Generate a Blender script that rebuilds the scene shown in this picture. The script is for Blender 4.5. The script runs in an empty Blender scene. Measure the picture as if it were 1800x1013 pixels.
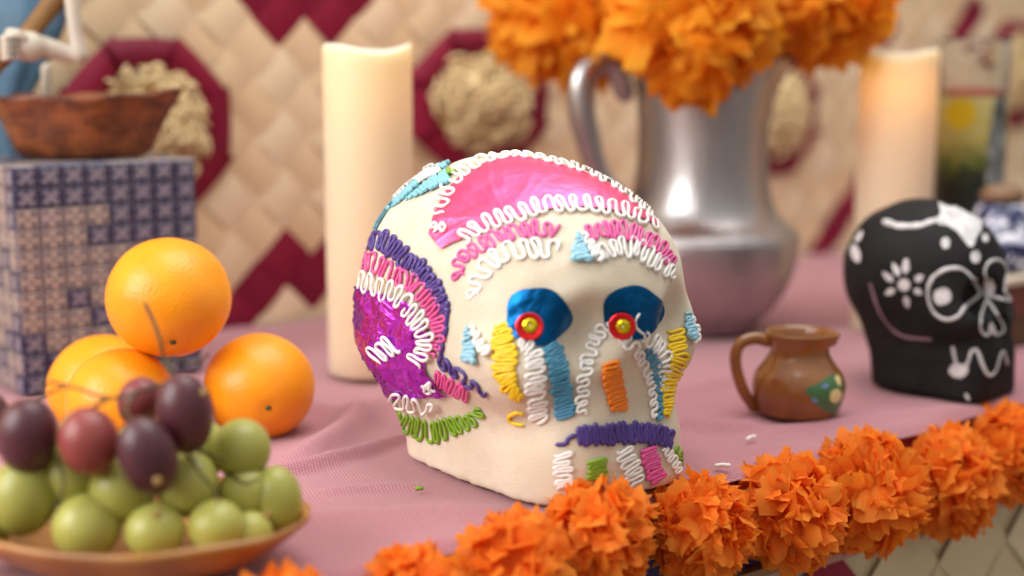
import bpy, math, random
import numpy as np
from mathutils import Vector, Matrix
from mathutils.bvhtree import BVHTree
from mathutils import noise as mnoise

random.seed(7); RNG = np.random.default_rng(7)
scene = bpy.context.scene
COL = scene.collection

# ------------------------------------------------------------------ camera
FPX, HOR, CH = 2500.0, 105.0, 0.2475          # focal length in photo pixels, horizon row, camera height over the table
PITCH = math.atan((506.5 - HOR) / FPX)
cp, sp = math.cos(PITCH), math.sin(PITCH)
cam_d = bpy.data.cameras.new("camera"); cam = bpy.data.objects.new("camera", cam_d); COL.objects.link(cam)
cam.location = (0, 0, CH); cam.rotation_euler = (math.pi / 2 - PITCH, 0, 0)
cam_d.sensor_width = 36; cam_d.lens = 36 * FPX / 1800; cam_d.clip_start = .01; cam_d.clip_end = 50
cam_d.dof.use_dof = True; cam_d.dof.focus_distance = .850; cam_d.dof.aperture_fstop = 2.5
scene.camera = cam

# ------------------------------------------------------------------ world and lamps
world = bpy.data.worlds.new("World"); scene.world = world; world.use_nodes = True
wn = world.node_tree.nodes; wl = world.node_tree.links
bg = wn["Background"]; bg.inputs[1].default_value = 0.68
wtc = wn.new("ShaderNodeTexCoord"); wsep = wn.new("ShaderNodeSeparateXYZ"); wramp = wn.new("ShaderNodeValToRGB")
wl.new(wtc.outputs["Generated"], wsep.inputs[0]); wl.new(wsep.outputs[2], wramp.inputs[0]); wl.new(wramp.outputs[0], bg.inputs[0])
wramp.color_ramp.elements[0].position = 0.0; wramp.color_ramp.elements[0].color = (.33, .28, .25, 1)
wramp.color_ramp.elements[1].position = .75; wramp.color_ramp.elements[1].color = (.92, .90, .88, 1)

def area(name, loc, target, size, size_y, watts, color):
    d = bpy.data.lights.new(name, 'AREA'); d.shape = 'RECTANGLE'; d.size = size; d.size_y = size_y
    d.energy = watts; d.color = color
    o = bpy.data.objects.new(name, d); COL.objects.link(o); o.location = loc
    o.rotation_euler = (Vector(target) - Vector(loc)).to_track_quat('-Z', 'Y').to_euler(); return o
area("window_lamp", (-1.25, .15, .80), (.0, .95, .06), 1.2, 1.0, 25.0, (1, .985, .965))
area("side_window_lamp", (-1.15, .98, .42), (-.05, .88, .10), .9, .8, 9.0, (1, .98, .96))
area("ceiling_lamp", (.25, 1.02, 1.7), (.2, 1.1, 0), 1.4, 1.2, 20.0, (1, .98, .955))

scene.view_settings.view_transform = 'Standard'; scene.view_settings.look = 'None'
scene.view_settings.exposure = 0.35; scene.view_settings.gamma = 1.0; scene.view_settings.use_curve_mapping = False
scene.render.engine = 'CYCLES'
scene.cycles.use_denoising = True
scene.cycles.max_bounces = 8; scene.cycles.use_adaptive_sampling = True; scene.cycles.adaptive_threshold = .02; scene.cycles.transparent_max_bounces = 16
scene.cycles.sample_clamp_indirect = 4.0

# ------------------------------------------------------------------ pixel / space helpers (for placing things at measured depth)
def ray(px, py):
    x = (px - 900) / FPX; y = -(py - 506.5) / FPX
    return np.array([x, cp + y * sp, -sp + y * cp])
CAM = np.array([0, 0, CH])
def onz(px, py, z=0.0): d = ray(px, py); return CAM + d * ((z - CH) / d[2])
def aty(px, py, Y): d = ray(px, py); return CAM + d * (Y / d[1])
def onplane(px, py, p0, n): d = ray(px, py); return CAM + d * (np.dot(np.asarray(p0) - CAM, n) / np.dot(d, n))
def proj(P):
    x, y, z = P[0], P[1], P[2] - CH; fw = y * cp - z * sp
    return 900 + FPX * x / fw, 506.5 - FPX * (y * sp + z * cp) / fw

# ------------------------------------------------------------------ mesh helpers
def mesh_of(name, v, f, mat=None, smooth=True):
    me = bpy.data.meshes.new(name)
    me.from_pydata([tuple(map(float, p)) for p in v], [], [tuple(map(int, q)) for q in f]); me.update()
    if smooth: me.polygons.foreach_set("use_smooth", [True] * len(me.polygons))
    if mat: me.materials.append(mat)
    return me
def obj(name, me, parent=None, loc=None, label=None, cat=None, group=None, kind=None):
    o = bpy.data.objects.new(name, me); COL.objects.link(o)
    if parent is not None: o.parent = parent
    if loc is not None: o.location = loc
    if label: o["label"] = label
    if cat: o["category"] = cat
    if group: o["group"] = group
    if kind: o["kind"] = kind
    return o
def thing(name, loc, label, cat, group=None, kind=None):
    return obj(name, None, None, tuple(map(float, loc)), label, cat, group, kind)
def part(name, v, f, mat, parent, label=None, kind=None, smooth=True):
    """verts in world space; stored relative to the (unrotated) parent chain"""
    off = np.zeros(3); p = parent
    while p is not None: off += np.array(p.location); p = p.parent
    return obj(name, mesh_of(name, np.asarray(v) - off, f, mat, smooth), parent, None, label, kind=kind)
def grid_faces(nr, nc, wrap=False, flip=False):
    f = []
    for i in range(nr - 1):
        for j in range(nc if wrap else nc - 1):
            k = (j + 1) % nc
            q = (i * nc + j, i * nc + k, (i + 1) * nc + k, (i + 1) * nc + j)
            f.append(q[::-1] if flip else q)
    return f
def join(parts):
    V, Fc, n = [], [], 0
    for v, f in parts:
        V.append(np.asarray(v, float)); Fc += [tuple(a + n for a in q) for q in f]; n += len(v)
    return np.concatenate(V), Fc
def lathe(prof, segs=48, c=(0, 0, 0), wob=None):
    v = []
    for r, z in prof:
        for k in range(segs):
            a = 2 * math.pi * k / segs
            rr, zz = (r, z) if wob is None else wob(r, z, a)
            v.append((c[0] + rr * math.cos(a), c[1] + rr * math.sin(a), c[2] + zz))
    return np.array(v), grid_faces(len(prof), segs, True)
def tube(P, rad, sides=8, flat=1.0, up=None, cap=True):
    P = np.asarray(P, float); n = len(P)
    rad = np.full(n, rad) if np.isscalar(rad) else np.asarray(rad, float)
    T = np.gradient(P, axis=0); T /= (np.linalg.norm(T, axis=1)[:, None] + 1e-12)
    N = np.zeros_like(P)
    if up is not None:
        U = np.asarray(up, float); U = np.broadcast_to(U, P.shape)
        N = U - (U * T).sum(1)[:, None] * T
        N /= (np.linalg.norm(N, axis=1)[:, None] + 1e-12)
    else:
        a = np.array([0, 0, 1.0]) if abs(T[0][2]) < .9 else np.array([1.0, 0, 0])
        x = a - np.dot(a, T[0]) * T[0]; x /= np.linalg.norm(x); N[0] = x
        for i in range(1, n):
            x = N[i - 1] - np.dot(N[i - 1], T[i]) * T[i]; N[i] = x / (np.linalg.norm(x) + 1e-12)
    B = np.cross(T, N)
    if cap:   # rounded ends
        r0, r1 = rad[0], rad[-1]
        P = np.concatenate([[P[0] - T[0] * r0 * .9], [P[0] - T[0] * r0 * .55], P, [P[-1] + T[-1] * r1 * .55], [P[-1] + T[-1] * r1 * .9]])
        rad = np.concatenate([[r0 * .25, r0 * .75], rad, [r1 * .75, r1 * .25]])
        N = np.concatenate([N[:1], N[:1], N, N[-1:], N[-1:]]); B = np.concatenate([B[:1], B[:1], B, B[-1:], B[-1:]])
        n += 4
    A = np.linspace(0, 2 * np.pi, sides, endpoint=False)
    V = P[:, None, :] + rad[:, None, None] * (np.cos(A)[None, :, None] * N[:, None, :] * flat + np.sin(A)[None, :, None] * B[:, None, :])
    f = grid_faces(n, sides, True)
    f.append(tuple(range(sides))[::-1]); f.append(tuple((n - 1) * sides + k for k in range(sides)))
    return V.reshape(-1, 3), f
def spline(pts, n):
    """Catmull-Rom through pts, evenly spaced by arc length"""
    p = np.asarray(pts, float)
    if len(p) == 2: return p[0] + (p[1] - p[0]) * np.linspace(0, 1, n)[:, None]
    q = np.concatenate([[2 * p[0] - p[1]], p, [2 * p[-1] - p[-2]]]); out = []
    for i in range(len(p) - 1):
        t = np.linspace(0, 1, 24, endpoint=False)[:, None]
        a, b, c, d = q[i:i + 4]
        out.append(.5 * ((2 * b) + (c - a) * t + (2 * a - 5 * b + 4 * c - d) * t ** 2 + (3 * b - a - 3 * c + d) * t ** 3))
    out = np.concatenate(out + [p[-1:]])
    L = np.concatenate([[0], np.cumsum(np.linalg.norm(np.diff(out, axis=0), axis=1))])
    s = np.linspace(0, L[-1], n)
    return np.stack([np.interp(s, L, out[:, k]) for k in range(out.shape[1])], 1)
def snoise(x, seed, octaves=1):
    """smooth 1-D noise in -1..1"""
    r = np.random.default_rng(seed); s = 0
    for k in range(4): s = s + np.sin(x * r.uniform(.6, 1.6) * (1 + k * .7) + r.uniform(0, 6.28)) / (1 + .5 * k)
    return s / 2.2
def uvsphere(rx, ry, rz, nu=32, nv=20, fn=None):
    v = []
    for i in range(nv + 1):
        th = math.pi * i / nv
        for j in range(nu):
            ph = 2 * math.pi * j / nu
            d = np.array([math.sin(th) * math.cos(ph), math.sin(th) * math.sin(ph), math.cos(th)])
            k = 1 if fn is None else fn(d)
            v.append(d * k * (rx, ry, rz))
    return np.array(v), grid_faces(nv + 1, nu, True, True)
def box(a, b):
    x0, y0, z0 = a; x1, y1, z1 = b
    v = [(x0, y0, z0), (x1, y0, z0), (x1, y1, z0), (x0, y1, z0), (x0, y0, z1), (x1, y0, z1), (x1, y1, z1), (x0, y1, z1)]
    return np.array(v, float), [(0, 3, 2, 1), (4, 5, 6, 7), (0, 1, 5, 4), (1, 2, 6, 5), (2, 3, 7, 6), (3, 0, 4, 7)]
def slab(w, h, t, bev):
    """plate in XZ, thickness along -Y (front at y=-t), bevelled front edge; 12-50 triangles"""
    w, h = w / 2, h / 2; v = []
    for (y, k) in ((0, 0), (-t + bev, 0), (-t, bev)):
        v += [(-w + k, y, -h + k), (w - k, y, -h + k), (w - k, y, h - k), (-w + k, y, h - k)]
    f = []
    for i in (0, 4):
        for j in range(4): f.append((i + j, i + (j + 1) % 4, i + 4 + (j + 1) % 4, i + 4 + j))
    f.append((8, 9, 10, 11)); return np.array(v), f

# ------------------------------------------------------------------ materials
class NT:
    def __init__(s, name):
        s.m = bpy.data.materials.new(name); s.m.use_nodes = True
        s.n = s.m.node_tree.nodes; s.l = s.m.node_tree.links; s.b = s.n["Principled BSDF"]; s.out = s.n["Material Output"]
    def new(s, t, **kw):
        n = s.n.new("ShaderNode" + t)
        for k, v in kw.items():
            if k[0] == "_": setattr(n, k[1:], v)
            else: n.inputs[k.replace("9", " ")].default_value = v
        return n
    def link(s, a, b): s.l.new(a, b)
    def coord(s, which="Object", scale=(1, 1, 1), rot=(0, 0, 0)):
        c = s.new("TexCoord"); m = s.new("Mapping"); m.inputs["Scale"].default_value = scale; m.inputs["Rotation"].default_value = rot
        s.link(c.outputs[which], m.inputs[0]); return m.outputs[0]
    def ramp(s, src, stops):
        r = s.new("ValToRGB"); e = r.color_ramp.elements
        while len(e) < len(stops): e.new(.5)
        for el, (p, c) in zip(e, stops): el.position = p; el.color = (*c, 1) if len(c) == 3 else c
        s.link(src, r.inputs[0]); return r.outputs[0]
    def noise(s, vec, scale, detail=4, rough=.55, dist=0):
        n = s.new("TexNoise", Scale=scale, Detail=detail, Roughness=rough, Distortion=dist); s.link(vec, n.inputs["Vector"]); return n.outputs["Fac"]
    def math(s, op, a, b=None):
        n = s.new("Math", _operation=op)
        for i, x in enumerate((a, b)):
            if x is None: continue
            if isinstance(x, (int, float)): n.inputs[i].default_value = x
            else: s.link(x, n.inputs[i])
        return n.outputs[0]
    def mix(s, fac, a, b, mode='MIX'):
        n = s.new("Mix", _data_type='RGBA', _blend_type=mode)
        for k, x in ((0, fac), (6, a), (7, b)):
            if isinstance(x, (int, float)): n.inputs[k].default_value = x
            elif isinstance(x, tuple): n.inputs[k].default_value = (*x, 1)
            else: s.link(x, n.inputs[k])
        return n.outputs[2]
    def bump(s, h, strength, dist=.001, prev=None):
        n = s.new("Bump", Strength=strength, Distance=dist); s.link(h, n.inputs["Height"])
        if prev is not None: s.link(prev, n.inputs["Normal"])
        return n.outputs[0]
    def set(s, **kw):
        names = dict(base="Base Color", rough="Roughness", metal="Metallic", sss="Subsurface Weight", sssr="Subsurface Radius", ssss="Subsurface Scale",
                     coat="Coat Weight", coatr="Coat Roughness", trans="Transmission Weight", ior="IOR", normal="Normal", spec="Specular IOR Level", sheen="Sheen Weight", alpha="Alpha")
        for k, v in kw.items():
            i = s.b.inputs[names[k]]
            if hasattr(v, "is_linked") or hasattr(v, "links"): s.link(v, i)
            elif k == "base": i.default_value = (*v, 1)
            else: i.default_value = v
        return s
def srgb(r, g, b): return tuple(((c / 255) / 12.92 if c / 255 <= .04045 else ((c / 255 + .055) / 1.055) ** 2.4) for c in (r, g, b))

def m_icing(name, col, rough=.33):
    t = NT(name); v = t.coord(); n = t.noise(v, 260, 2)
    t.set(base=col, rough=rough, sss=.25, sssr=(.6, .5, .4), ssss=.002, normal=t.bump(n, .25, .0008), spec=.45); return t.m
MI = dict(white=m_icing("icing_white", (.86, .83, .78)), pink=m_icing("icing_pink", srgb(226, 92, 158)), purple=m_icing("icing_purple", srgb(80, 60, 132)),
          yellow=m_icing("icing_yellow", srgb(246, 205, 24)), blue=m_icing("icing_blue", srgb(76, 146, 178)), orange=m_icing("icing_orange", srgb(246, 132, 22)),
          green=m_icing("icing_green", srgb(126, 166, 40)), lightblue=m_icing("icing_light_blue", srgb(150, 200, 218)), teal=m_icing("icing_teal", srgb(128, 190, 206)))
def mat_sugar():
    t = NT("pressed_sugar"); v = t.coord(); n1 = t.noise(v, 900, 4, .7); n2 = t.noise(v, 22, 5, .6); n3 = t.noise(v, 60, 4)
    base = t.mix(t.ramp(n2, [(.35, (0, 0, 0)), (.75, (1, 1, 1))]), (.82, .72, .565), (.70, .585, .43))
    b = t.bump(n1, .8, .0009); b = t.bump(n3, .3, .0012, b)
    t.set(base=base, rough=.55, sss=.55, sssr=(1.0, .62, .34), ssss=.009, normal=b, spec=.35); return t.m
M_SUGAR = mat_sugar()
def m_foil(name, c1, c2, scale=60, rough=.22, wr=.5, stretch=(1, 1, 1)):
    t = NT(name); v = t.coord(scale=stretch); n = t.noise(v, scale, 5, .6, .8); n2 = t.noise(v, scale * .35, 3, .5, 1.5)
    vo = t.new("TexVoronoi", _feature='DISTANCE_TO_EDGE', Scale=scale * .9); t.link(v, vo.inputs["Vector"])
    b = t.bump(n, wr, .0014); b = t.bump(vo.outputs["Distance"], wr * .55, .001, b)
    t.set(base=t.mix(n2, c1, c2), rough=rough, metal=.86, normal=b); return t.m
M_PINKF = m_foil("foil_pink", srgb(255, 66, 128), srgb(255, 122, 166), 40, .40, .34, (1, 1, 1.0))
M_PURPF = m_foil("foil_purple", srgb(210, 84, 240), srgb(168, 30, 190), 90, .22, .45, (1, 1, .5))
M_BLUEF = m_foil("foil_blue", srgb(0, 98, 158), srgb(0, 72, 124), 60, .34, .15)
def m_simple(name, col, rough=.5, metal=0.0, coat=0.0, bscale=None, bstr=.2, bdist=.001, var=.0, vscale=20, **kw):
    t = NT(name); v = t.coord()
    base = col
    if var > 0:
        n = t.noise(v, vscale, 5); base = t.mix(t.ramp(n, [(.3, (0, 0, 0)), (.7, (1, 1, 1))]), tuple(c * (1 - var) for c in col), tuple(min(1, c * (1 + var)) for c in col))
    t.set(base=base, rough=rough, metal=metal, coat=coat, **kw)
    if bscale: t.set(normal=t.bump(t.noise(v, bscale, 4), bstr, bdist))
    return t.m
M_RED = m_simple("sequin_red", srgb(228, 40, 44), .22, .75)
M_GOLD = m_simple("sequin_gold", srgb(222, 200, 30), .2, .85)

def mat_cloth():
    t = NT("mauve_cotton_weave"); v = t.coord(rot=(0, 0, math.radians(-20)))
    w1 = t.new("TexWave", _wave_type='BANDS', _bands_direction='X', Scale=150, Distortion=1.2, Detail=2); t.link(v, w1.inputs["Vector"]); w1.inputs["Detail Scale"].default_value = 4
    w2 = t.new("TexWave", _wave_type='BANDS', _bands_direction='Y', Scale=185, Distortion=1.2, Detail=2); t.link(v, w2.inputs["Vector"]); w2.inputs["Detail Scale"].default_value = 4
    h = t.math('MULTIPLY', w1.outputs["Fac"], w2.outputs["Fac"])
    n = t.noise(v, 9, 4); n2 = t.noise(v, 700, 2)
    c = t.mix(h, srgb(160, 104, 112), srgb(206, 152, 156)); c = t.mix(t.math('MULTIPLY', n, .35), c, srgb(176, 108, 124))
    c = t.mix(t.math('MULTIPLY', n2, .25), c, srgb(206, 160, 166))
    t.set(base=c, rough=.9, sheen=.25, spec=.15, normal=t.bump(h, .55, .0009)); return t.m
M_CLOTH = mat_cloth()
def m_straw(name, c1, c2, ax='X', sc=40):
    t = NT(name); v = t.coord()
    w = t.new("TexWave", _wave_type='BANDS', _bands_direction=ax, Scale=sc, Distortion=1.5, Detail=3); t.link(v, w.inputs["Vector"]); w.inputs["Detail Scale"].default_value = 2
    n = t.noise(v, 30, 4); oi = t.new("ObjectInfo")
    c = t.mix(t.math('ADD', t.math('MULTIPLY', n, .5), t.math('MULTIPLY', oi.outputs["Random"], .6)), c1, c2)
    c = t.mix(t.math('MULTIPLY', w.outputs["Fac"], .35), c, tuple(x * .7 for x in c1))
    t.set(base=c, rough=.55, spec=.3, normal=t.bump(w.outputs["Fac"], .25, .0008)); return t.m
M_STRAW_X = m_straw("palm_straw", srgb(246, 226, 192), srgb(230, 200, 154), 'X', 90)
M_STRAW_Z = m_straw("palm_straw_cross", srgb(244, 220, 182), srgb(226, 192, 146), 'Z', 90)
M_MAROON_X = m_straw("palm_maroon", srgb(150, 22, 58), srgb(122, 12, 44), 'X', 90)
M_MAROON_Z = m_straw("palm_maroon_cross", srgb(142, 20, 56), srgb(116, 12, 42), 'Z', 90)
M_PALE_X = m_straw("pale_palm", srgb(228, 214, 178), srgb(208, 190, 148), 'X', 120)
M_PALE_Z = m_straw("pale_palm_cross", srgb(222, 206, 168), srgb(200, 180, 138), 'Z', 120)
M_FIBRE = m_simple("straw_fibre", srgb(240, 212, 162), .7, var=.25, vscale=60)
M_FIBRE_D = m_simple("straw_backing", srgb(176, 138, 92), .8, var=.2)

# ------------------------------------------------------------------ the setting: table top frame of reference
ANG = math.radians(38.0)
E_ = np.array([math.cos(ANG), math.sin(ANG), 0]); N_ = np.array([-math.sin(ANG), math.cos(ANG), 0])   # along the table edge / inward
E0 = np.array([-.0952, .6694, 0]); DEPTH = .607
def tp(s, d, z=0.0): return E0 + E_ * s + N_ * d + np.array([0, 0, z])

def build_cloth():
    ns, nd = 420, 190; S = np.linspace(-.75, 1.45, ns); Dd = np.linspace(-.006, DEPTH + .004, nd)
    SS, DD = np.meshgrid(S, Dd); P = E0 + SS[..., None] * E_ + DD[..., None] * N_; X, Y = P[..., 0], P[..., 1]
    z = np.zeros_like(X)
    # fold ridges: (start, end, half width, height)
    folds = [((430, 842), (735, 770), .0060, .0036), ((470, 905), (880, 905), .011, .0018), ((500, 812), (700, 700), .012, .005), ((520, 700), (640, 745), .012, .003),
             ((560, 860), (760, 850), .005, .0016), ((1180, 748), (1330, 748), .006, .0042), ((1330, 750), (1720, 716), .008, .0022), ((1190, 690), (1310, 660), .012, .0035),
             ((1205, 800), (1420, 770), .010, .0018), ((1400, 640), (1520, 560), .016, .003), ((600, 930), (900, 890), .02, .002), ((1240, 640), (1500, 690), .01, .0014)]
    for a, b, w, h in folds:
        a = onz(*a)[:2]; b = onz(*b)[:2]; ab = b - a; L = np.linalg.norm(ab); ab /= L
        rx, ry = X - a[0], Y - a[1]; u = (rx * ab[0] + ry * ab[1]) / L; k = -rx * ab[1] + ry * ab[0] + .004 * np.sin(u * 5 + a[0] * 40)
        z += 2.1 * h * np.exp(-(k / w) ** 2) * np.clip(1 - np.abs(u - .5) ** 4 * 10, 0, 1)
    z += .0011 * np.sin(X * 31 + 3 * np.sin(Y * 9)) * np.sin(Y * 24 + 2 * np.sin(X * 13)) + .0006 * np.sin(X * 83 + Y * 40 + 2 * np.sin(Y * 30))
    z -= .0022
    P[..., 2] += z
    # the front hem turns down
    edge = np.clip((.004 - DD) / .010, 0, 1); P[..., 2] -= edge ** 2 * .006
    root = thing("tablecloth", E0, "dusty mauve pink woven cotton cloth spread over the whole table", "tablecloth")
    part("cloth_sheet", P.reshape(-1, 3), grid_faces(nd, ns), M_CLOTH, root)
    return root
build_cloth()

# wooden table board under the cloth with its front trim
M_BAND = m_simple("purple_ribbon", srgb(52, 34, 92), .6, bscale=300, bstr=.2, var=.2)
M_BANDR = m_simple("maroon_hem", srgb(132, 30, 44), .75, bscale=500, bstr=.3, var=.15)
M_TRIM = m_simple("trim_wood", srgb(150, 120, 84), .6, var=.2)
M_TRIMP = m_simple("trim_pink_cord", srgb(196, 150, 140), .8, var=.1)
def strip(s0, s1, d0, d1, z0, z1):
    v, f = box((s0, d0, z0), (s1, d1, z1)); return np.array([tp(a, b, c) for a, b, c in v]), f
tb = thing("altar_table", tp(0, .3, -.5), "table under the mauve cloth with purple ribbon and woven front", "table")
part("table_board", *strip(-.74, 1.44, .006, DEPTH, -.075, -.012), M_TRIM, tb, smooth=False)
part("hem_ribbon", *strip(-.74, 1.44, -.0015, .004, -.022, -.0095), M_BANDR, tb, label="dark red hem strip along the table edge", smooth=False)
part("purple_ribbon", *strip(-.74, 1.44, .0005, .0055, -.070, -.0225), M_BAND, tb, label="purple ribbon behind the flower garland", smooth=False)
part("wooden_ledge", *strip(-.74, 1.44, -.006, .0055, -.076, -.0705), M_TRIM, tb, smooth=False)
part("cord_trim", *strip(-.74, 1.44, -.0045, .0055, -.083, -.0765), M_TRIMP, tb, smooth=False)
part("front_board", *strip(-.74, 1.44, .003, .02, -.40, -.0835), M_PALE_Z, tb, smooth=False)

# woven palm panels of the table front: diamond plaits, each its own piece
def plait_mesh(name, side, mat, axis, lift, over=1.04):
    """arched square piece in XZ (front towards -Y); axis 0: runs along X, 1: along Z"""
    n = 5; v = []
    for i in range(n):
        for j in range(n):
            a, b = (i / (n - 1) - .5), (j / (n - 1) - .5)
            long_, cross = (a, b) if axis == 0 else (b, a)
            h = lift * (math.cos(long_ * math.pi * .98) ** .7) + lift * .10 * math.cos(cross * math.pi * 2)
            v.append((a * side * over, -h, b * side * over))
    return mesh_of(name, v, grid_faces(n, n, False, True), mat)
def place_plait(me, name, parent, p, off_parent, rotz):
    o = obj(name, me, parent); o.location = tuple(np.asarray(p) - off_parent)
    o.rotation_euler = (0, math.radians(45), 0) if rotz is None else Matrix.Rotation(rotz, 3, 'Z').to_quaternion().to_matrix().to_4x4().to_euler()
    q = Matrix.Rotation(ANG if rotz is None else rotz, 4, 'Z') @ Matrix.Rotation(math.radians(45), 4, 'Y') @ Matrix.Rotation(random.uniform(-.03, .03), 4, 'X')
    o.rotation_euler = q.to_euler(); return o
def front_panel():
    side = .060; hd = side / math.sqrt(2)
    root_l = tp(.6, -.002, -.40)
    root = thing("woven_front_panel", root_l, "pale woven palm panel on the table front below the garland", "woven panel")
    ms = [plait_mesh("plait", side, M_PALE_X, 0, .0016), plait_mesh("plait", side, M_PALE_Z, 1, .0016), plait_mesh("plait", side, M_MAROON_X, 0, .0025)]
    k = 0
    for i in range(-30, 40):
        for j in range(-30, 40):
            s = .30 + (i - j) * hd; z = -.112 + (i + j) * hd
            if not (-.20 < s < 1.0 and -.36 < z < -.10): continue
            px, py = proj(tp(s, 0, z))
            if not (300 < px < 2050 and py < 1250): continue
            me = ms[2] if abs(px - 1420) < 70 and abs(py - 1020) < 60 else ms[(i + j) % 2]
            place_plait(me, "palm_piece", root, tp(s, -.001, z), root_l, None); k += 1
    return k
front_panel()

# ------------------------------------------------------------------ woven mat hung behind the table
WN = -N_                                             # the wall's normal, towards the camera side
W0 = tp(0, DEPTH + .012)
def wp(s, z, out=0.0): return W0 + E_ * s + WN * out + np.array([0, 0, z])
def pix_wall(px, py, out=0.0):
    p = onplane(px, py, W0 + WN * out, WN); return np.dot(p - W0, E_), p[2]
def back_mat():
    root_l = wp(.4, -.2)
    root = thing("woven_mat", root_l, "beige woven palm mat with maroon strips hung behind the table", "woven mat")
    v = [wp(-1.1, -.3, -.004), wp(2.2, -.3, -.004), wp(2.2, .9, -.004), wp(-1.1, .9, -.004)]
    part("backing", v, [(0, 1, 2, 3)], M_FIBRE_D, root)
    side = .040; hd = side / math.sqrt(2)
    ms = {(c, a): plait_mesh("plait", side, m, a, .0022) for c, a, m in ((0, 0, M_STRAW_X), (0, 1, M_STRAW_Z), (1, 0, M_MAROON_X), (1, 1, M_MAROON_Z))}
    segs = [((595, 400), (410, 590), .024), ((470, -20), (640, -30), .03), ((520, 20), (560, 45), .024), ((1515, 345), (1425, 445), .027), ((1545, -60), (1550, 20), .03),
            ((1700, 40), (1720, 30), .02), ((-20, 420), (10, 480), .03)]
    segs = [(np.array(pix_wall(*a)), np.array(pix_wall(*b)), r) for a, b, r in segs]
    s0, z0 = pix_wall(495, 243)
    far = []; n_in = 0
    for i in range(-60, 80):
        for j in range(-60, 80):
            s = s0 + (i - j) * hd; z = z0 + (i + j) * hd
            if not (-.9 < s < 2.0 and -.06 < z < .75): continue
            p = wp(s, z); px, py = proj(p); c = 0
            for a, b, r in segs:
                ab = b - a; t = np.clip(np.dot(np.array([s, z]) - a, ab) / np.dot(ab, ab), 0, 1)
                if np.linalg.norm(a + ab * t - (s, z)) < r: c = 1
            me = ms[(c, (i + j) % 2)]
            if -40 < px < 1840 and -40 < py < 620 and z > -.02:
                place_plait(me, "palm_plait", root, p, root_l, None); n_in += 1
            else: far.append((s, z, (i + j) % 2))
    V, Fs, n = [], [], 0
    src = np.array([tuple(x.co) for x in ms[(0, 0)].vertices]); fc = grid_faces(5, 5, False, True); src2 = np.array([tuple(x.co) for x in ms[(0, 1)].vertices])
    R = np.array((Matrix.Rotation(ANG, 3, 'Z') @ Matrix.Rotation(math.radians(45), 3, 'Y')))
    out = [((src if a == 0 else src2) @ R.T + wp(s, z), fc) for s, z, a in far]
    part("outer_plaits", *join(out), M_STRAW_X, root, kind="stuff")
    print("plaits in view", n_in)
back_mat()

def straw_flower(px, py, rad, label, seed, kx=1.0, ky=1.0):
    s, z = pix_wall(px, py, .012); c = wp(s, z, .010); r = random.Random(seed)
    root = thing("straw_rosette", wp(s, z, 0), label, "rosette", "straw rosettes with maroon rims on the woven mat")
    nseg = 8
    for k in range(nseg):                                        # folded maroon palm loops round the tuft
        a0 = 2 * math.pi * (k + .5) / nseg - .07; a1 = 2 * math.pi * (k + 1.5) / nseg + .07
        v = []; ro, ri = rad, rad * .62
        for u in np.linspace(0, 1, 5):
            a = a0 + (a1 - a0) * u
            flat = 1 / max(.75, math.cos((u - .5) * 2 * math.pi / nseg))   # straight sides: an octagon
            flat = flat * math.cos(math.pi / nseg) * 1.06
            for w in np.linspace(0, 1, 5):
                q = (ri + (ro - ri) * w) * flat; h = .005 + .006 * math.sin(w * math.pi) ** .6 + .005 * u
                v.append(wp(s + math.cos(a) * q * kx, z + math.sin(a) * q * ky, h))
        part("rim_loop", v, grid_faces(5, 5), (M_MAROON_X, M_MAROON_Z)[k % 2], root)
    tubes = []
    for k in range(150):                                         # curled fibre tuft
        a = r.uniform(0, 6.283); q = math.sqrt(r.random()) * rad * .66; h = .010 + .020 * (1 - (q / (rad * .68)) ** 2)
        b = r.uniform(0, 6.283); cu = r.uniform(.005, .010); pts = []
        for t in np.linspace(0, 1, 7):
            th = b + t * 4.4
            pts.append(wp(s + (math.cos(a) * q + math.cos(th) * cu) * kx, z + (math.sin(a) * q + math.sin(th) * cu) * ky, h + .004 * math.sin(t * 6)))
        tubes.append(tube(pts, .0017, 5, cap=False))
    part("fibre_tuft", *join(tubes), M_FIBRE, root, kind="stuff")
    v = [wp(s, z, .012)] + [wp(s + math.cos(2 * math.pi * k / 20) * rad * .7 * kx, z + math.sin(2 * math.pi * k / 20) * rad * .7 * ky, .006) for k in range(20)]
    part("tuft_base", v, [(0, 1 + k, 1 + (k + 1) % 20) for k in range(20)], M_FIBRE, root)
straw_flower(266, 228, .082, "straw rosette with maroon rim behind the clay boat", 1)
straw_flower(850, 178, .076, "straw rosette with maroon rim between left candle and pitcher", 2, 1.22, 1.0)
straw_flower(1372, 198, .078, "straw rosette with maroon rim partly hidden by the pitcher's right side", 3)
straw_flower(1790, 130, .078, "straw rosette with maroon rim behind the glass votive candle", 4)

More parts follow.
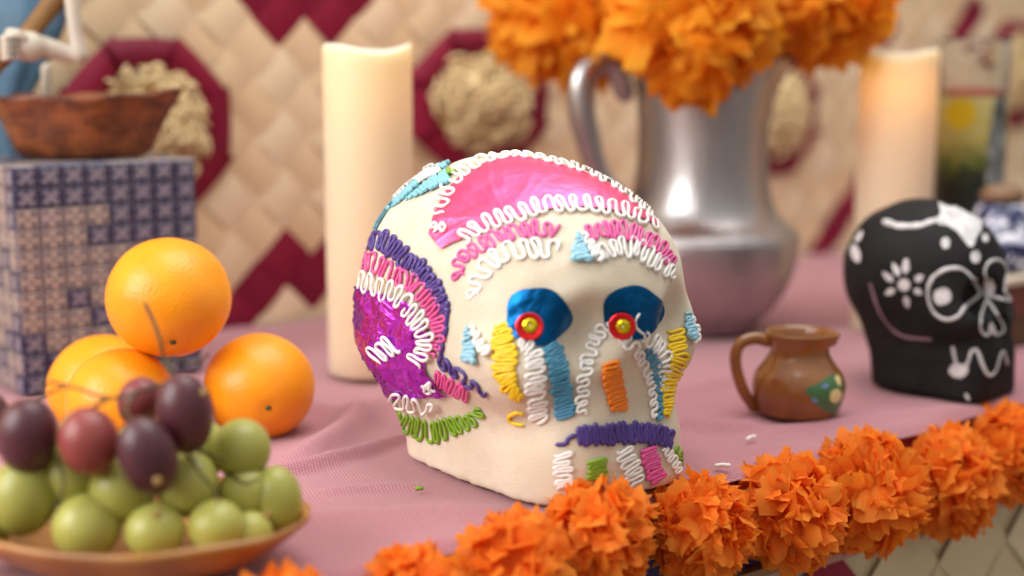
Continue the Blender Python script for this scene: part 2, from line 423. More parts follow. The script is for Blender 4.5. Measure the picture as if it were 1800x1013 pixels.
# ------------------------------------------------------------------ skull shapes (signed distance fields traced from the inside)
def sm(a, b, k):
    h = np.clip(.5 + .5 * (b - a) / k, 0, 1); return b * (1 - h) + a * h - k * h * (1 - h)
def smx(a, b, k): return -sm(-a, -b, k)
def ell(P, c, r):
    q = P - np.array(c); r = np.array(r); k0 = np.linalg.norm(q / r, axis=-1); k1 = np.linalg.norm(q / (r * r), axis=-1) + 1e-9
    return k0 * (k0 - 1) / k1
def rbox(P, c, b, r, taper=0, shear=0):
    q = P - np.array(c); q[..., 1] = q[..., 1] / (1 + taper * q[..., 2]); q[..., 0] = q[..., 0] - shear * q[..., 2]
    d = np.abs(q) - (np.array(b) - r)
    return np.linalg.norm(np.maximum(d, 0), axis=-1) + np.minimum(d.max(-1), 0) - r
def sd_sugar(P):
    A = P.copy(); A[..., 1] = np.abs(A[..., 1])
    d = ell(P, (-.017, 0, .106), (.108, .0855, .085))
    d = sm(d, ell(P, (-.034, 0, .078), (.0935, .083, .056)), .016)
    d = sm(d, ell(P, (.046, 0, .112), (.05, .062, .052)), .03)
    d = sm(d, rbox(P, (.035, 0, .05), (.052, .042, .056), .014, 0, -.02), .022)
    d = sm(d, rbox(P, (.004, 0, .006), (.0745, .0545, .042), .028, -3), .042)
    d = sm(d, ell(A, (.048, .055, .080), (.034, .023, .026)), .022)
    d = smx(d, -ell(A, (.1035, EYE_R, EYE_Z), (.0240, .0215, .0205)), .011)
    d = smx(d, -ell(P, (.104, 0, .058), (.0135, .017, .024)), .010)
    d = smx(d, -P[..., 2], .003)
    return d
EYE_R, EYE_Z = .0365, .0985
def sd_black(P):
    A = P.copy(); A[..., 1] = np.abs(A[..., 1])
    d = ell(P, (-.010, 0, .0870), (.0600, .0490, .0560))
    d = sm(d, ell(P, (.022, 0, .080), (.033, .036, .044)), .02)
    d = sm(d, rbox(P, (.023, 0, .034), (.032, .025, .046), .010, -3), .016)
    d = sm(d, rbox(P, (.006, 0, .014), (.040, .0255, .020), .008, -2), .040)
    d = sm(d, ell(A, (.032, .029, .060), (.02, .012, .013)), .014)
    d = smx(d, -ell(A, (.061, .0205, .076), (.024, .0165, .0160)), .005)
    d = smx(d, -ell(P, (.062, 0, .053), (.011, .008, .012)), .004)
    d = smx(d, -P[..., 2], .002)
    return d
def trace(sd, O, D, n=80):
    t = np.full(D.shape[:-1], .02)
    for i in range(n): t = t + np.maximum(-sd(O + D * t[..., None]), -.002) * .75
    return t
class Surf:
    """a traced skull in the world, its mesh and its ray caster"""
    def __init__(s, sd, O, center, yaw, nu, nv):
        s.sd, s.O, s.c = sd, np.array(O), np.array(center)
        s.F = np.array([math.sin(yaw), -math.cos(yaw)]); s.R = np.array([math.cos(yaw), math.sin(yaw)])
        u = np.linspace(0, 2 * np.pi, nu, endpoint=False); v = np.linspace(0, np.pi, nv); U, V = np.meshgrid(u, v)
        D = np.stack([np.sin(V) * np.cos(U), np.sin(V) * np.sin(U), np.cos(V)], -1)
        s.v = s.world(s.O + D * trace(sd, s.O, D)[..., None]).reshape(-1, 3); s.f = grid_faces(nv, nu, True, True)
        s.bvh = BVHTree.FromPolygons([Vector(p) for p in s.v], s.f)
    def world(s, L):
        w = np.empty_like(L); w[..., 0] = s.c[0] + L[..., 0] * s.F[0] + L[..., 1] * s.R[0]; w[..., 1] = s.c[1] + L[..., 0] * s.F[1] + L[..., 1] * s.R[1]; w[..., 2] = L[..., 2]; return w
    def local(s, W):
        q = np.asarray(W, float); dx, dy = q[..., 0] - s.c[0], q[..., 1] - s.c[1]
        return np.stack([dx * s.F[0] + dy * s.F[1], dx * s.R[0] + dy * s.R[1], q[..., 2]], -1)
    def mirror(s, W): L = s.local(W); L[..., 1] *= -1; return s.world(L)
    def snap(s, W):
        """nearest-by-radius surface point and outward normal for world points"""
        L = s.local(W); D = L - s.O; D = D / np.linalg.norm(D, axis=-1)[..., None]; L = s.O + D * trace(s.sd, s.O, D)[..., None]
        e = 4e-4; g = np.stack([s.sd(L + np.eye(3)[k] * e) - s.sd(L - np.eye(3)[k] * e) for k in range(3)], -1)
        g /= np.linalg.norm(g, axis=-1)[..., None] + 1e-12
        return s.world(L), s.world(L + g) - s.world(L)
    def hit(s, px, py, aim):
        for k in range(60):
            h = s.bvh.ray_cast(Vector(CAM), Vector(ray(px, py)).normalized())
            if h[0] is not None: return np.array(h[0])
            d = np.array(aim) - (px, py); d = d / np.linalg.norm(d); px += d[0] * 2.5; py += d[1] * 2.5
        raise RuntimeError("no hit %s %s" % (px, py))
    def hits(s, pts, aim): return s.snap(np.array([s.hit(x, y, aim) for x, y in pts]))

SUGAR = Surf(sd_sugar, (-.002, 0, .082), (.0110, .862), math.radians(39), 340, 230)
BLACK = Surf(sd_black, (0, 0, .065), (.3195, 1.072), math.radians(46), 180, 110)

# ------------------------------------------------------------------ the sugar skull
AIM = (915, 580)
sk = thing("sugar_skull", (*SUGAR.c, 0), "large white sugar skull decorated with coloured icing squiggles and foil", "skull")
def rough_skull():
    v = SUGAR.v.copy(); out = []
    for p in v:
        q = Vector(p); n = mnoise.noise(q * 70) * .0007 + mnoise.noise(q * 28) * .0009
        if p[2] < .014: n += (mnoise.noise(q * 240) * .0014 + mnoise.noise(q * 90) * .0012) * (1 - p[2] / .014)
        c = Vector((SUGAR.c[0], SUGAR.c[1], .08)); d = (q - c).normalized(); w = min(1, p[2] / .004)
        out.append(q + d * n * (.4 + .6 * w))
    part("sugar_body", np.array(out), SUGAR.f, M_SUGAR, sk)
rough_skull()
ICR = .00138
def squig_path(center, hw, n, loop=.16, bulb=.10, seed=0, ppc=22):
    """centre line (photo px), half width, cycles -> wavy path in px"""
    m = max(60, int(n * ppc)); C = spline(center, 200); T = np.gradient(C, axis=0); T /= np.linalg.norm(T, axis=1)[:, None]
    Nn = np.stack([-T[:, 1], T[:, 0]], 1); t = np.linspace(0, 1, m)
    ph = 2 * np.pi * n * t + .9 * snoise(t * n * 2.1, seed + 1)
    u = np.clip(t + (loop / n) * (1 + .9 * snoise(t * n * 1.3, seed + 6)) * np.sin(ph + math.pi / 2) + (bulb / n) * np.sin(2 * ph) + (.12 / n) * snoise(t * n * 1.7, seed + 2), 0, 1) * 199
    h = np.interp(t, np.linspace(0, 1, np.size(hw)), np.atleast_1d(hw)) if np.size(hw) > 1 else np.full(m, float(np.atleast_1d(hw)[0]))
    s = np.cos(ph) * (1 + .24 * snoise(t * n * 3.3, seed + 3)) * h + h * .12 * snoise(t * n * .9, seed + 4)
    X = np.interp(u, np.arange(200), C[:, 0]) + s * np.interp(u, np.arange(200), Nn[:, 0])
    Y = np.interp(u, np.arange(200), C[:, 1]) + s * np.interp(u, np.arange(200), Nn[:, 1])
    return np.stack([X, Y], 1)
def ice(color, center, hw, n, label=None, r=ICR, name="icing_squiggle", loop=.16, bulb=.13, lift=.55, mirror=False, plain=False, surf=None, parent=None, off=0.0):
    ice.k += 11; S = surf or SUGAR
    n = max(2, n * .78); r = np.asarray(r) * .78
    px = spline(center, max(12, 8 * len(center))) if plain else squig_path(center, hw, n, loop, bulb, ice.k)
    P, Nn = S.hits(px, AIM if S is SUGAR else (1640, 520)); P = P + Nn * off
    # drop jumps past the silhouette
    r = np.interp(np.linspace(0, 1, len(P)), np.linspace(0, 1, r.size), r.ravel()) if r.size > 1 else np.full(len(P), float(r)); P = P + Nn * (r * lift)[:, None]; d = np.linalg.norm(np.diff(P, axis=0), axis=1); keep = np.concatenate([[True], d > 1e-5]); P, Nn, r = P[keep], Nn[keep], r[keep]
    q = np.linspace(0, len(P) * .31, len(P)); rad = r * (1 + .13 * snoise(q, ice.k + 5) + .10 * snoise(q * 3.7, ice.k + 9)); rad[:3] *= (.55, .75, .9); rad[-3:] *= (.9, .75, .5)
    o = part(name, *tube(P, rad, 8, .92, up=Nn), MI[color], parent or sk, label)
    if mirror:
        Pm = S.mirror(P - Nn * (r * lift)[:, None]); Pm, Nm = S.snap(Pm)
        part(name, *tube(Pm + Nm * (r * lift)[:, None], rad, 6, .92, up=Nm), MI[color], parent or sk, label)
    return o
ice.k = 0

def foil_patch(name, A, B, nu, nv, mat, label, amp, fine, lift=.0011, ext=0, mirror=False, seed=1, cw=(.003, .010), fr=60, stretch=(1, 1, 1)):
    a = spline(A, nu); b = spline(B, nu); ts = np.linspace(0, 1, nv)
    P, Nn = SUGAR.hits((a[:, None, :] * (1 - ts[None, :, None]) + b[:, None, :] * ts[None, :, None]).reshape(-1, 2), AIM)
    if ext:                                             # carry the sheet on round the back, past what the camera sees
        G = P.reshape(nu, nv, 3); d = G[:, 0] - G[:, 6]; d /= np.linalg.norm(d, axis=1)[:, None]; G2 = [G]
        for k in range(1, ext + 1):
            q, _ = SUGAR.snap(G2[0][:, 0] + d * .0035); d = q - G2[0][:, 0]; d /= np.linalg.norm(d, axis=1)[:, None] + 1e-9; G2.insert(0, q[:, None, :])
        P = np.concatenate(G2, 1); nv += ext; P, Nn = SUGAR.snap(P.reshape(-1, 3))
    r = np.random.default_rng(seed); h = np.zeros(len(P))
    for k in range(60):                                 # straight sharp creases
        c = P[r.integers(len(P))]; dr = r.normal(size=3); dr /= np.linalg.norm(dr); w = r.uniform(*cw); fall = r.uniform(.012, .05)
        x = np.abs((P - c) @ dr + .0015 * np.sin(P[:, 2] * 180 + k)); h = np.maximum(h, r.uniform(.3, 1) * np.clip(1 - x / w, 0, 1) ** 1.5 * np.exp(-(np.linalg.norm(P - c, axis=1) / fall) ** 2))
    S0 = Vector(stretch)
    h = .5 * amp * h + amp * np.array([1.1 * abs(mnoise.noise(Vector(p) * S0 * fr)) + .55 * abs(mnoise.noise(Vector(p) * S0 * fr * 2.3 + Vector((3, 1, 7)))) + .25 * abs(mnoise.noise(Vector(p) * fr * 5.1)) for p in P]) - .3 * amp
    V = P + Nn * (lift + np.clip(h, -lift * .7, .0038))[:, None]
    f = grid_faces(nu, nv); part(name, V, f, mat, sk, label)
    if mirror:
        Pm, Nm = SUGAR.snap(SUGAR.mirror(P)); part(name, Pm + Nm * (lift + np.clip(h, -lift * .7, .0038))[:, None], grid_faces(nu, nv, False, True), mat, sk, label)

foil_patch("pink_foil", [(755, 413), (767, 373), (789, 335), (815, 309), (853, 289), (900, 278), (947, 283), (1010, 299), (1064, 321), (1105, 349), (1140, 378), (1157, 397)],
           [(776, 438), (797, 428), (818, 420), (868, 398), (916, 381), (963, 369), (1010, 365), (1058, 368), (1105, 378), (1135, 389), (1155, 401)],
           130, 40, M_PINKF, "bright pink foil across the forehead", .0009, .0002, seed=3, cw=(.002, .006), fr=38, stretch=(.6, .6, 1.8))
foil_patch("purple_foil", [(636, 505), (633, 540), (632, 580), (636, 620), (647, 655), (664, 682), (692, 699)],
           [(724, 532), (748, 568), (757, 600), (750, 630), (752, 655), (776, 680), (790, 694)],
           120, 80, M_PURPF, "crumpled purple foil on the temple", .0034, .0005, ext=7, mirror=True, seed=5, cw=(.002, .007), fr=58, stretch=(1.2, 1.2, .6))
def eye(cx, cy, rx, ry, seed, red, gold, rr, rg):
    r = np.random.default_rng(seed); na, nr = 60, 18; pts = []
    for i in range(nr + 1):
        for k in range(na):
            a = 2 * math.pi * k / na; q = i / nr * (1 + .035 * math.sin(a * 5 + seed) + .03 * math.sin(a * 3 + 2))
            pts.append((cx + math.cos(a) * rx * q, cy + math.sin(a) * ry * q))
    P, Nn = SUGAR.hits(pts, AIM); h = np.zeros(len(P))
    for k in range(22):
        c = P[r.integers(len(P))]; dr = r.normal(size=3); dr /= np.linalg.norm(dr); w = r.uniform(.003, .008)
        h = np.maximum(h, r.uniform(.3, 1) * np.clip(1 - np.abs((P - c) @ dr) / w, 0, 1) * np.exp(-(np.linalg.norm(P - c, axis=1) / .018) ** 2))
    V = P + Nn * (.0006 + (.0009 * h + .0009 * np.array([abs(mnoise.noise(Vector(p) * 110)) + .4 * abs(mnoise.noise(Vector(p) * 260)) for p in P])))[:, None]
    part("blue_foil", V, grid_faces(nr + 1, na, True), M_BLUEF, sk, "crinkled blue foil in the eye socket")
    # sequins: a red cupped one with a faceted gold one on top
    p, n = SUGAR.hits([red], AIM); p, n = p[0], n[0]; n = n + np.array([-.10, -.9, .10]); n /= np.linalg.norm(n)
    def disc(center, R, cup, sides, th, mat, name, par, facets=False):
        q = Vector(n).to_track_quat('Z', 'Y').to_matrix(); v = []
        prof = [(R, cup - th), (R, cup), (R * .93, cup + .00025), (R * .62, cup - .0002), (R * .58, cup - .0005), (.0005, cup - .0006)] if not facets else \
               [(R, -th), (R, 0.0), (R * .60, .0007), (R * .18, .0004), (.0003, .0003)]
        vv, ff = lathe(prof, sides); v = np.array([center + np.array(q @ Vector(x)) for x in vv])
        return part(name, v, ff, mat, par, smooth=False)
    c = p + n * .0046
    a = disc(c, rr, .0003, 40, .0004, M_RED, "red_sequin", sk)
    c2 = p + n * .0054 + (aty(*gold, (p + n * .0054)[1]) - aty(*red, (p + n * .0054)[1]))
    disc(c2, rg, .00025, 10, .0004, M_GOLD, "gold_sequin", sk, True)
    part("sequin_pin", *tube([c2 + n * .0002, c2 + n * .0006], .0006, 8), m_pin, sk)
m_pin = m_simple("pin_head", (.55, .52, .5), .4, .6)
eye(945, 556, 56, 51, 1, (932, 575), (933, 573), .0076, .0041)
eye(1111, 549, 53, 47, 2, (1094, 571), (1096, 571), .0076, .0041)

I = ice
W_, P_, U_, Y_, B_, G_, O_, L_ = "white", "pink", "purple", "yellow", "blue", "green", "orange", "lightblue"
I(W_, [(772, 382), (777, 360), (789, 335), (802, 316), (818, 301), (840, 289), (864, 281), (900, 275)], [11, 12, 12, 11, 9, 6, 4], 10, "white icing along the pink foil's left edge", off=.0012)
I(W_, [(900, 275), (930, 277), (963, 284), (1010, 296), (1058, 315), (1090, 334), (1117, 355), (1145, 380)], [4, 4, 5, 6, 7, 6], 17, "white icing along the pink foil's upper edge", off=.0012)
I(W_, [(763, 408), (772, 398), (780, 404), (772, 410)], 6, 1.6, r=.0014, off=.0015)
I(W_, [(815, 424), (834, 405), (862, 392), (890, 383), (916, 374), (947, 367), (982, 362), (1026, 361), (1064, 364), (1096, 372), (1127, 383), (1156, 397)], [13, 14, 14, 13, 13, 12, 8], 21, "white icing under the pink foil", off=.0008)
I(P_, [(808, 490), (803, 474), (821, 448), (846, 431), (884, 414), (916, 405), (947, 404), (970, 407)], [10, 12, 13, 13, 13], 14, "pink icing brow")
I(P_, [(968, 417), (975, 409), (984, 396)], 0, 1, plain=True)
I(W_, [(836, 528), (833, 512), (843, 489), (862, 464), (890, 446), (922, 438), (950, 436), (980, 442)], [9, 14, 17, 17, 17], 10, "white icing brow")
I(P_, [(1030, 409), (1058, 406), (1089, 404), (1121, 413), (1149, 428), (1168, 446), (1181, 464)], [12, 14, 14, 12, 10], 15, "pink icing brow")
I(W_, [(1048, 459), (1064, 442), (1096, 434), (1127, 442), (1153, 458), (1172, 474), (1186, 484)], [9, 16, 17, 15, 9], 13, "white icing brow")
# temple bands
I(U_, [(643, 421), (660, 421), (678, 427), (695, 437), (717, 458), (739, 473), (761, 497), (776, 524), (785, 552)], [17, 17, 15, 13, 12, 9, 7], 20, "thick purple icing round the temple foil", r=.0019, loop=.1, mirror=True)
I(U_, [(785, 548), (785, 572), (780, 600), (772, 622), (782, 640), (806, 657), (827, 674), (856, 689)], [2, 2, 3, 8, 7, 8, 6], 8, "purple icing tail on the cheek", r=.0017, loop=.3, mirror=True)
I(P_, [(634, 458), (648, 458), (668, 466), (695, 482), (726, 497), (747, 520), (764, 543), (772, 565), (771, 593), (757, 625)], [17, 17, 14, 15, 15, 12, 11], 20, "pink icing on the temple", mirror=True, off=.0006)
I(P_, [(764, 662), (782, 672), (800, 683), (824, 697)], [11, 13, 10], 7, "pink icing below the temple", loop=.3)
I(W_, [(632, 494), (657, 500), (682, 511), (707, 524), (726, 545), (745, 570), (753, 597), (744, 620), (730, 636)], [16, 17, 17, 17, 14, 14], 16, "white icing edging the purple foil", mirror=True, off=.002)
I(W_, [(668, 628), (680, 616), (690, 608), (703, 600)], 17, 4, "white icing on the purple foil", lift=.8, off=.0035)
I(W_, [(692, 690), (708, 703), (730, 708), (750, 707), (768, 716)], [9, 14, 13, 8], 5, "white icing below the purple foil", off=.003)
I(W_, [(752, 668), (757, 680), (764, 676)], 7, 2, off=.002)
I(G_, [(677, 714), (692, 729), (717, 748), (753, 757), (778, 755), (799, 750), (827, 738), (846, 720)], [5, 12, 17, 18, 17, 13, 8], 19, "green icing above the base", r=.0015)
# dollops
def dollop(blue, bh, white, wh, label, nb=6, nw=5):
    o = I(L_, blue, bh, nb, label, r=[.0008, .0017, .0026], name="icing_dollop", loop=.05, lift=1.1)
    I(W_, white, wh, nw, label.replace("light blue", "white"), r=[.0009, .0017, .0021], name="icing_dollop", loop=.05, lift=1.3)
dollop([(1015, 407), (1018, 430), (1020, 460)], [0, 9, 15], [(1026, 410), (1040, 436), (1052, 460)], [3, 6, 7], "light blue icing dollop between the brows")
dollop([(820, 572), (826, 604), (829, 638)], [0, 10, 9], [(830, 572), (846, 603), (858, 622)], [3, 6, 7], "light blue icing dollop on the near cheek")
dollop([(1207, 548), (1212, 572), (1214, 596)], [4, 7, 5], [(1214, 556), (1221, 580), (1220, 602)], [3, 3, 3], "light blue icing dollop on the far cheek", 5, 4)
# tears and cheeks
I(Y_, [(880, 570), (884, 590), (890, 622), (888, 657), (896, 682), (918, 701)], [10, 19, 19, 18, 13, 6], 15, "yellow icing down the near cheek", r=.0016)
I(Y_, [(921, 728), (908, 725), (895, 733), (902, 743), (921, 747)], 0, 1, "yellow icing hook", plain=True, r=.0015)
I(W_, [(912, 601), (930, 610), (939, 630), (940, 664), (944, 700), (949, 744)], [6, 14, 16, 16, 15], 14, "white icing down the near cheek", r=.0015)
I(B_, [(963, 606), (975, 629), (985, 664), (989, 700), (994, 735)], [14, 16, 16, 16], 14, "blue icing tear under the near eye", r=.0016)
I(W_, [(1022, 729), (1023, 696), (1026, 661), (1035, 625), (1050, 594), (1062, 577), (1076, 573), (1090, 587), (1110, 607), (1127, 632), (1137, 657), (1146, 690), (1151, 734)], [8, 10, 11, 11, 11, 10, 8, 6, 4], 25, "white icing outline of the nose")
I(O_, [(1070, 638), (1074, 661), (1081, 689), (1090, 722)], [15, 16, 16, 14], 10, "orange icing on the nose", r=.0016)
I(B_, [(1133, 614), (1149, 636), (1155, 664), (1157, 700), (1159, 738)], [8, 10, 6, 4, 4], 11, "blue icing tear under the far eye")
I(W_, [(1121, 551), (1115, 563), (1117, 577), (1130, 588)], 0, 1, plain=True, r=.0010, lift=2)
I(W_, [(1126, 590), (1142, 598), (1157, 609), (1167, 629), (1167, 654), (1163, 690)], [10, 13, 12, 10, 5], 9, "white icing down the far cheek")
I(Y_, [(1189, 580), (1189, 604), (1191, 632), (1180, 661), (1172, 693), (1171, 734)], [14, 15, 13, 10, 5], 15, "yellow icing down the far cheek", r=.0015)
# mouth
I(U_, [(1015, 767), (1060, 765), (1095, 761), (1131, 762), (1167, 768), (1182, 774)], [15, 17, 17, 16, 16], 22, "purple icing upper lip", r=.0017, loop=.2)
I(U_, [(978, 782), (994, 780), (1000, 770), (1012, 765)], 0, 1, plain=True, r=.0017)
I(W_, [(988, 797), (991, 821), (993, 858)], 15, 6.5, "white icing tooth")
I(G_, [(1046, 808), (1049, 828), (1051, 845)], 15, 5, "green icing tooth", r=.0016)
I(W_, [(1094, 790), (1106, 817), (1121, 850)], 16, 6.5, "white icing tooth")
I(P_, [(1138, 788), (1145, 814), (1155, 846)], 14, 8, "pink icing tooth", r=.0016)
I(W_, [(1166, 786), (1181, 806), (1196, 832)], [6, 8, 8], 6, "white icing tooth")
I(G_, [(1186, 787), (1197, 806), (1204, 826)], [4, 5, 4], 6, "green icing tooth")
# piped flower on the crown
I("teal", [(714, 353), (735, 341), (757, 328), (790, 313)], [1, 4, 7, 9], 11, "pale blue piped petal on the crown", r=[.0010, .0020, .0022], name="icing_petal", loop=.05, lift=1.0)
I("teal", [(690, 365), (712, 343), (735, 317)], [1, 5, 8], 10, "pale blue piped petal on the crown", r=[.0010, .0020, .0022], name="icing_petal", loop=.05, lift=1.0)
I("teal", [(656, 399), (670, 376), (694, 352), (724, 327)], [2, 4, 5, 6], 15, "pale blue piped petal on the crown", r=.0018, name="icing_petal", loop=.05, lift=1.0)
I("teal", [(738, 313), (765, 299), (790, 292)], [5, 6, 4], 6, "pale blue piped petal on the crown", r=.0020, name="icing_petal", loop=.05, lift=1.3)
I(W_, [(738, 322), (755, 313), (776, 304)], [4, 5, 4], 7, "white icing beads on the crown", r=.0017, lift=2.2)
I(W_, [(690, 345), (712, 323), (740, 303), (770, 288)], [2, 3, 3, 3], 12, "white icing beads on the crown", r=.0017, lift=2.0)
I(W_, [(755, 303), (758, 292)], 4, 2, r=.0024, lift=2.0)
I(G_, [(780, 309), (789, 305), (800, 303)], 3, 3, "green icing leaf on the crown", r=.0017, lift=1.2)

# ------------------------------------------------------------------ icing crumbs on the cloth
def crumb(px, color, label, L, ang):
    p = onz(*px); o = thing("icing_crumb", (p[0], p[1], 0), label, "crumb", "icing crumbs on the cloth")
    d = np.array([math.cos(ang), math.sin(ang), 0]); m = np.array([-d[1], d[0], 0])
    part("crumb_piece", *tube([p - d * L / 2 + (0, 0, .0013), p + m * L * .06 + (0, 0, .0016), p + d * L * .2 + m * L * -.05 + (0, 0, .0015), p + d * L / 2 + (0, 0, .0013)], .0013, 7), MI[color], o)
crumb((1320, 773), "white", "slanting white icing crumb on the cloth right of the skull", .010, .9)
crumb((1270, 822), "white", "white icing crumb lying at the cloth's front edge", .008, .1)
crumb((737, 863), "green", "tiny green icing crumb on the cloth left of the skull", .003, .3)

# ------------------------------------------------------------------ black skull with white paint
M_BLACK = m_simple("black_matte_paint", (.009, .0085, .009), .72, bscale=120, bstr=.35, bdist=.0012, var=.3, vscale=50, spec=.25)
M_PAINT = m_simple("white_paint", (.60, .575, .58), .75, bscale=300, bstr=.4, var=.28, vscale=160)
MI["paint"] = M_PAINT
M_DULL = m_simple("dull_pink_paint", srgb(150, 116, 124), .7, var=.15)
MI["dull"] = M_DULL
bs = thing("black_skull", (*BLACK.c, 0), "black clay skull painted with white outlines beside the clay jug", "skull")
v = BLACK.v.copy(); v2 = []
for p in v:
    q = Vector(p); d = (q - Vector((*BLACK.c, .06))).normalized(); v2.append(q + d * (mnoise.noise(q * 60) * .0009 + mnoise.noise(q * 22) * .0012) * min(1, p[2] / .004))
part("skull_body", v2, BLACK.f, M_BLACK, bs)
BA = (1640, 520)
def stroke(pts, r=.0016, color="paint", closed=False, label=None):
    if closed: pts = list(pts) + [pts[0]]
    px = spline(pts, 10 * len(pts)); P, Nn = BLACK.hits(px, BA); r_ = r * .8 * (1 + .35 * snoise(np.linspace(0, 9, len(P)), len(pts) * 7 + int(pts[0][0])))
    V, Fc = tube(P + Nn * .0003, r_, 8, .45, up=Nn); part("paint_stroke", V, Fc, MI[color], bs, label)
def blob(pts, label=None, rings=5):
    c = np.mean(pts, 0); b = spline(list(pts) + [pts[0]], 40)[:-1]; b = c + (b - c) * (1 + .07 * RNG.uniform(-1, 1, (39, 1))); q = [c + (b - c) * k / rings for k in range(rings + 1)]
    q = [np.repeat(c[None], 39, 0) + (b - c) * max(k, .02) / rings for k in range(rings + 1)]
    P, Nn = BLACK.hits(np.concatenate(q), BA); part("paint_patch", P + Nn * .0008, grid_faces(rings + 1, 39, True), M_PAINT, bs, label)
stroke([(1640, 487), (1662, 474), (1686, 472), (1703, 482), (1716, 500), (1722, 517), (1710, 528), (1696, 540), (1684, 556), (1664, 562), (1643, 551), (1632, 527), (1632, 505)], .0016, closed=True, label="white ring round the near eye socket")
stroke([(1731, 519), (1733, 497), (1731, 476), (1739, 461), (1754, 457), (1766, 466), (1772, 488), (1776, 510), (1774, 528), (1762, 526), (1746, 522)], .0014, closed=True, label="white ring round the far eye socket")
blob([(1643, 512), (1655, 506), (1668, 509), (1672, 521), (1666, 534), (1650, 536), (1641, 526)], "white dot in the near eye socket")
blob([(1734, 496), (1742, 490), (1748, 502), (1746, 516), (1736, 518)], "white dot in the far eye socket")
stroke([(1735, 525), (1725, 555), (1724, 580), (1735, 590), (1742, 580), (1750, 589), (1762, 584), (1762, 570), (1748, 546)], .0013, closed=True, label="white outline of the nose")
blob([(1735, 586), (1738, 570), (1744, 570), (1750, 586)])
stroke([(1675, 612), (1680, 635), (1688, 652), (1700, 640), (1708, 618), (1718, 618), (1727, 642), (1738, 660), (1750, 652), (1758, 626), (1764, 618), (1770, 640)], .0016, label="white wavy mouth line")
blob([(1668, 652), (1676, 640), (1690, 640), (1702, 648), (1692, 664), (1676, 662)])
stroke([(1556, 390), (1580, 397), (1612, 397), (1650, 386)], .0032, label="white band on the crown"); stroke([(1560, 392), (1590, 400), (1625, 396)], .0024)
blob([(1648, 356), (1664, 362), (1690, 368), (1718, 384), (1724, 402), (1714, 425), (1704, 434), (1694, 424), (1682, 408), (1664, 398), (1646, 394), (1652, 374)], "white paint splash on the crown", 8)
for c, rr in (((1662, 428), 8), ((1714, 452), 9), ((1731, 419), 6)): blob([(c[0] + rr * math.cos(a), c[1] + rr * 1.25 * math.sin(a)) for a in np.linspace(0, 5.4, 7)])
blob([(1496, 437), (1504, 430), (1514, 448), (1510, 462), (1500, 455)]); blob([(1503, 424), (1512, 410), (1518, 408), (1512, 424)])
blob([(1590 + 11 * math.cos(a), 501 + 11 * math.sin(a)) for a in np.linspace(0, 5.4, 7)], "white flower centre on the temple")
for (ax, ay), (bx, by), w in (((1592, 483), (1594, 452), 7), ((1582, 487), (1570, 462), 6), ((1572, 496), (1552, 478), 6), ((1575, 508), (1556, 517), 6), ((1592, 519), (1597, 542), 6), ((1606, 508), (1622, 517), 6), ((1608, 494), (1624, 484), 7)):
    d = np.array([bx - ax, by - ay], float); L = np.linalg.norm(d); d /= L; n = np.array([-d[1], d[0]]); m = np.array([ax, ay]) + d * L * .4
    blob([np.array([ax, ay]), m + n * w, np.array([bx, by]), m - n * w], rings=3)
stroke([(1530, 500), (1545, 545), (1565, 575), (1590, 592), (1636, 597)], .0013, "dull", label="dull pink cheek line")
stroke([(1698, 694), (1702, 702)], .0014)

# ------------------------------------------------------------------ pillar candles (hollow wax with a small lamp in the well)
def mat_wax():
    t = NT("ivory_wax"); v = t.coord(); n = t.noise(v, 30, 3)
    t.set(base=(.76, .62, .44), rough=.48, sss=1.0, sssr=(1.0, .70, .40), ssss=.026, spec=.35, normal=t.bump(n, .1, .001)); return t.m
M_WAX = mat_wax()
M_WICK = m_simple("wick", (.05, .04, .03), .8)
def candle(c, r, h, label, seed, watts, wave):
    root = thing("pillar_candle", (c[0], c[1], 0), label, "candle", "ivory pillar candles")
    rim = lambda a: wave * (math.sin(a * 2 + seed) + .6 * math.sin(a * 3 + 1.7 * seed))
    prof = [(.001, .0005), (r * .97, .0005), (r, .003)] + [(r, h * k / 12) for k in range(1, 12)] + [(r, h - .012), (r * .998, h - .004), (r * .965, h), (r * .90, h - .002), (r * .84, h - .010), (r * .80, h - .03), (r * .76, h - .07), (r * .66, h - .11), (r * .40, h - .135), (.001, h - .14)]
    def wob(rr, z, a):
        k = max(0, min(1, (z - (h - .03)) / .03)); q = 1 + .006 * math.sin(a * 3 + z * 30 + seed); return rr * q, z + rim(a) * k
    part("wax_body", *lathe(prof, 72, (c[0], c[1], 0), wob), M_WAX, root)
    part("wick", *tube([(c[0], c[1], h - .1405), (c[0] + .001, c[1], h - .08), (c[0] + .0025, c[1] - .001, h - .05)], .0012, 7), M_WICK, root)
    d = bpy.data.lights.new("candle_glow", 'POINT'); d.energy = watts; d.color = (1, .80, .52); d.shadow_soft_size = .012
    o = bpy.data.objects.new("candle_glow", d); COL.objects.link(o); o.parent = root; o.location = (0, 0, h - .034)
    return root
cL = aty(640, 560, 1.116); topL = aty(640, 82, 1.105)[2]
candle((cL[0] + .0055, 1.118), .0345, topL, "tall ivory pillar candle standing left behind the sugar skull", 1.0, .013, .0022)
cR = aty(1573, 300, 1.297); topR = aty(1573, 92, 1.285)[2]
candle((cR[0], 1.297), .0345, topR, "ivory pillar candle standing behind the black skull", 2.6, .034, .0020)

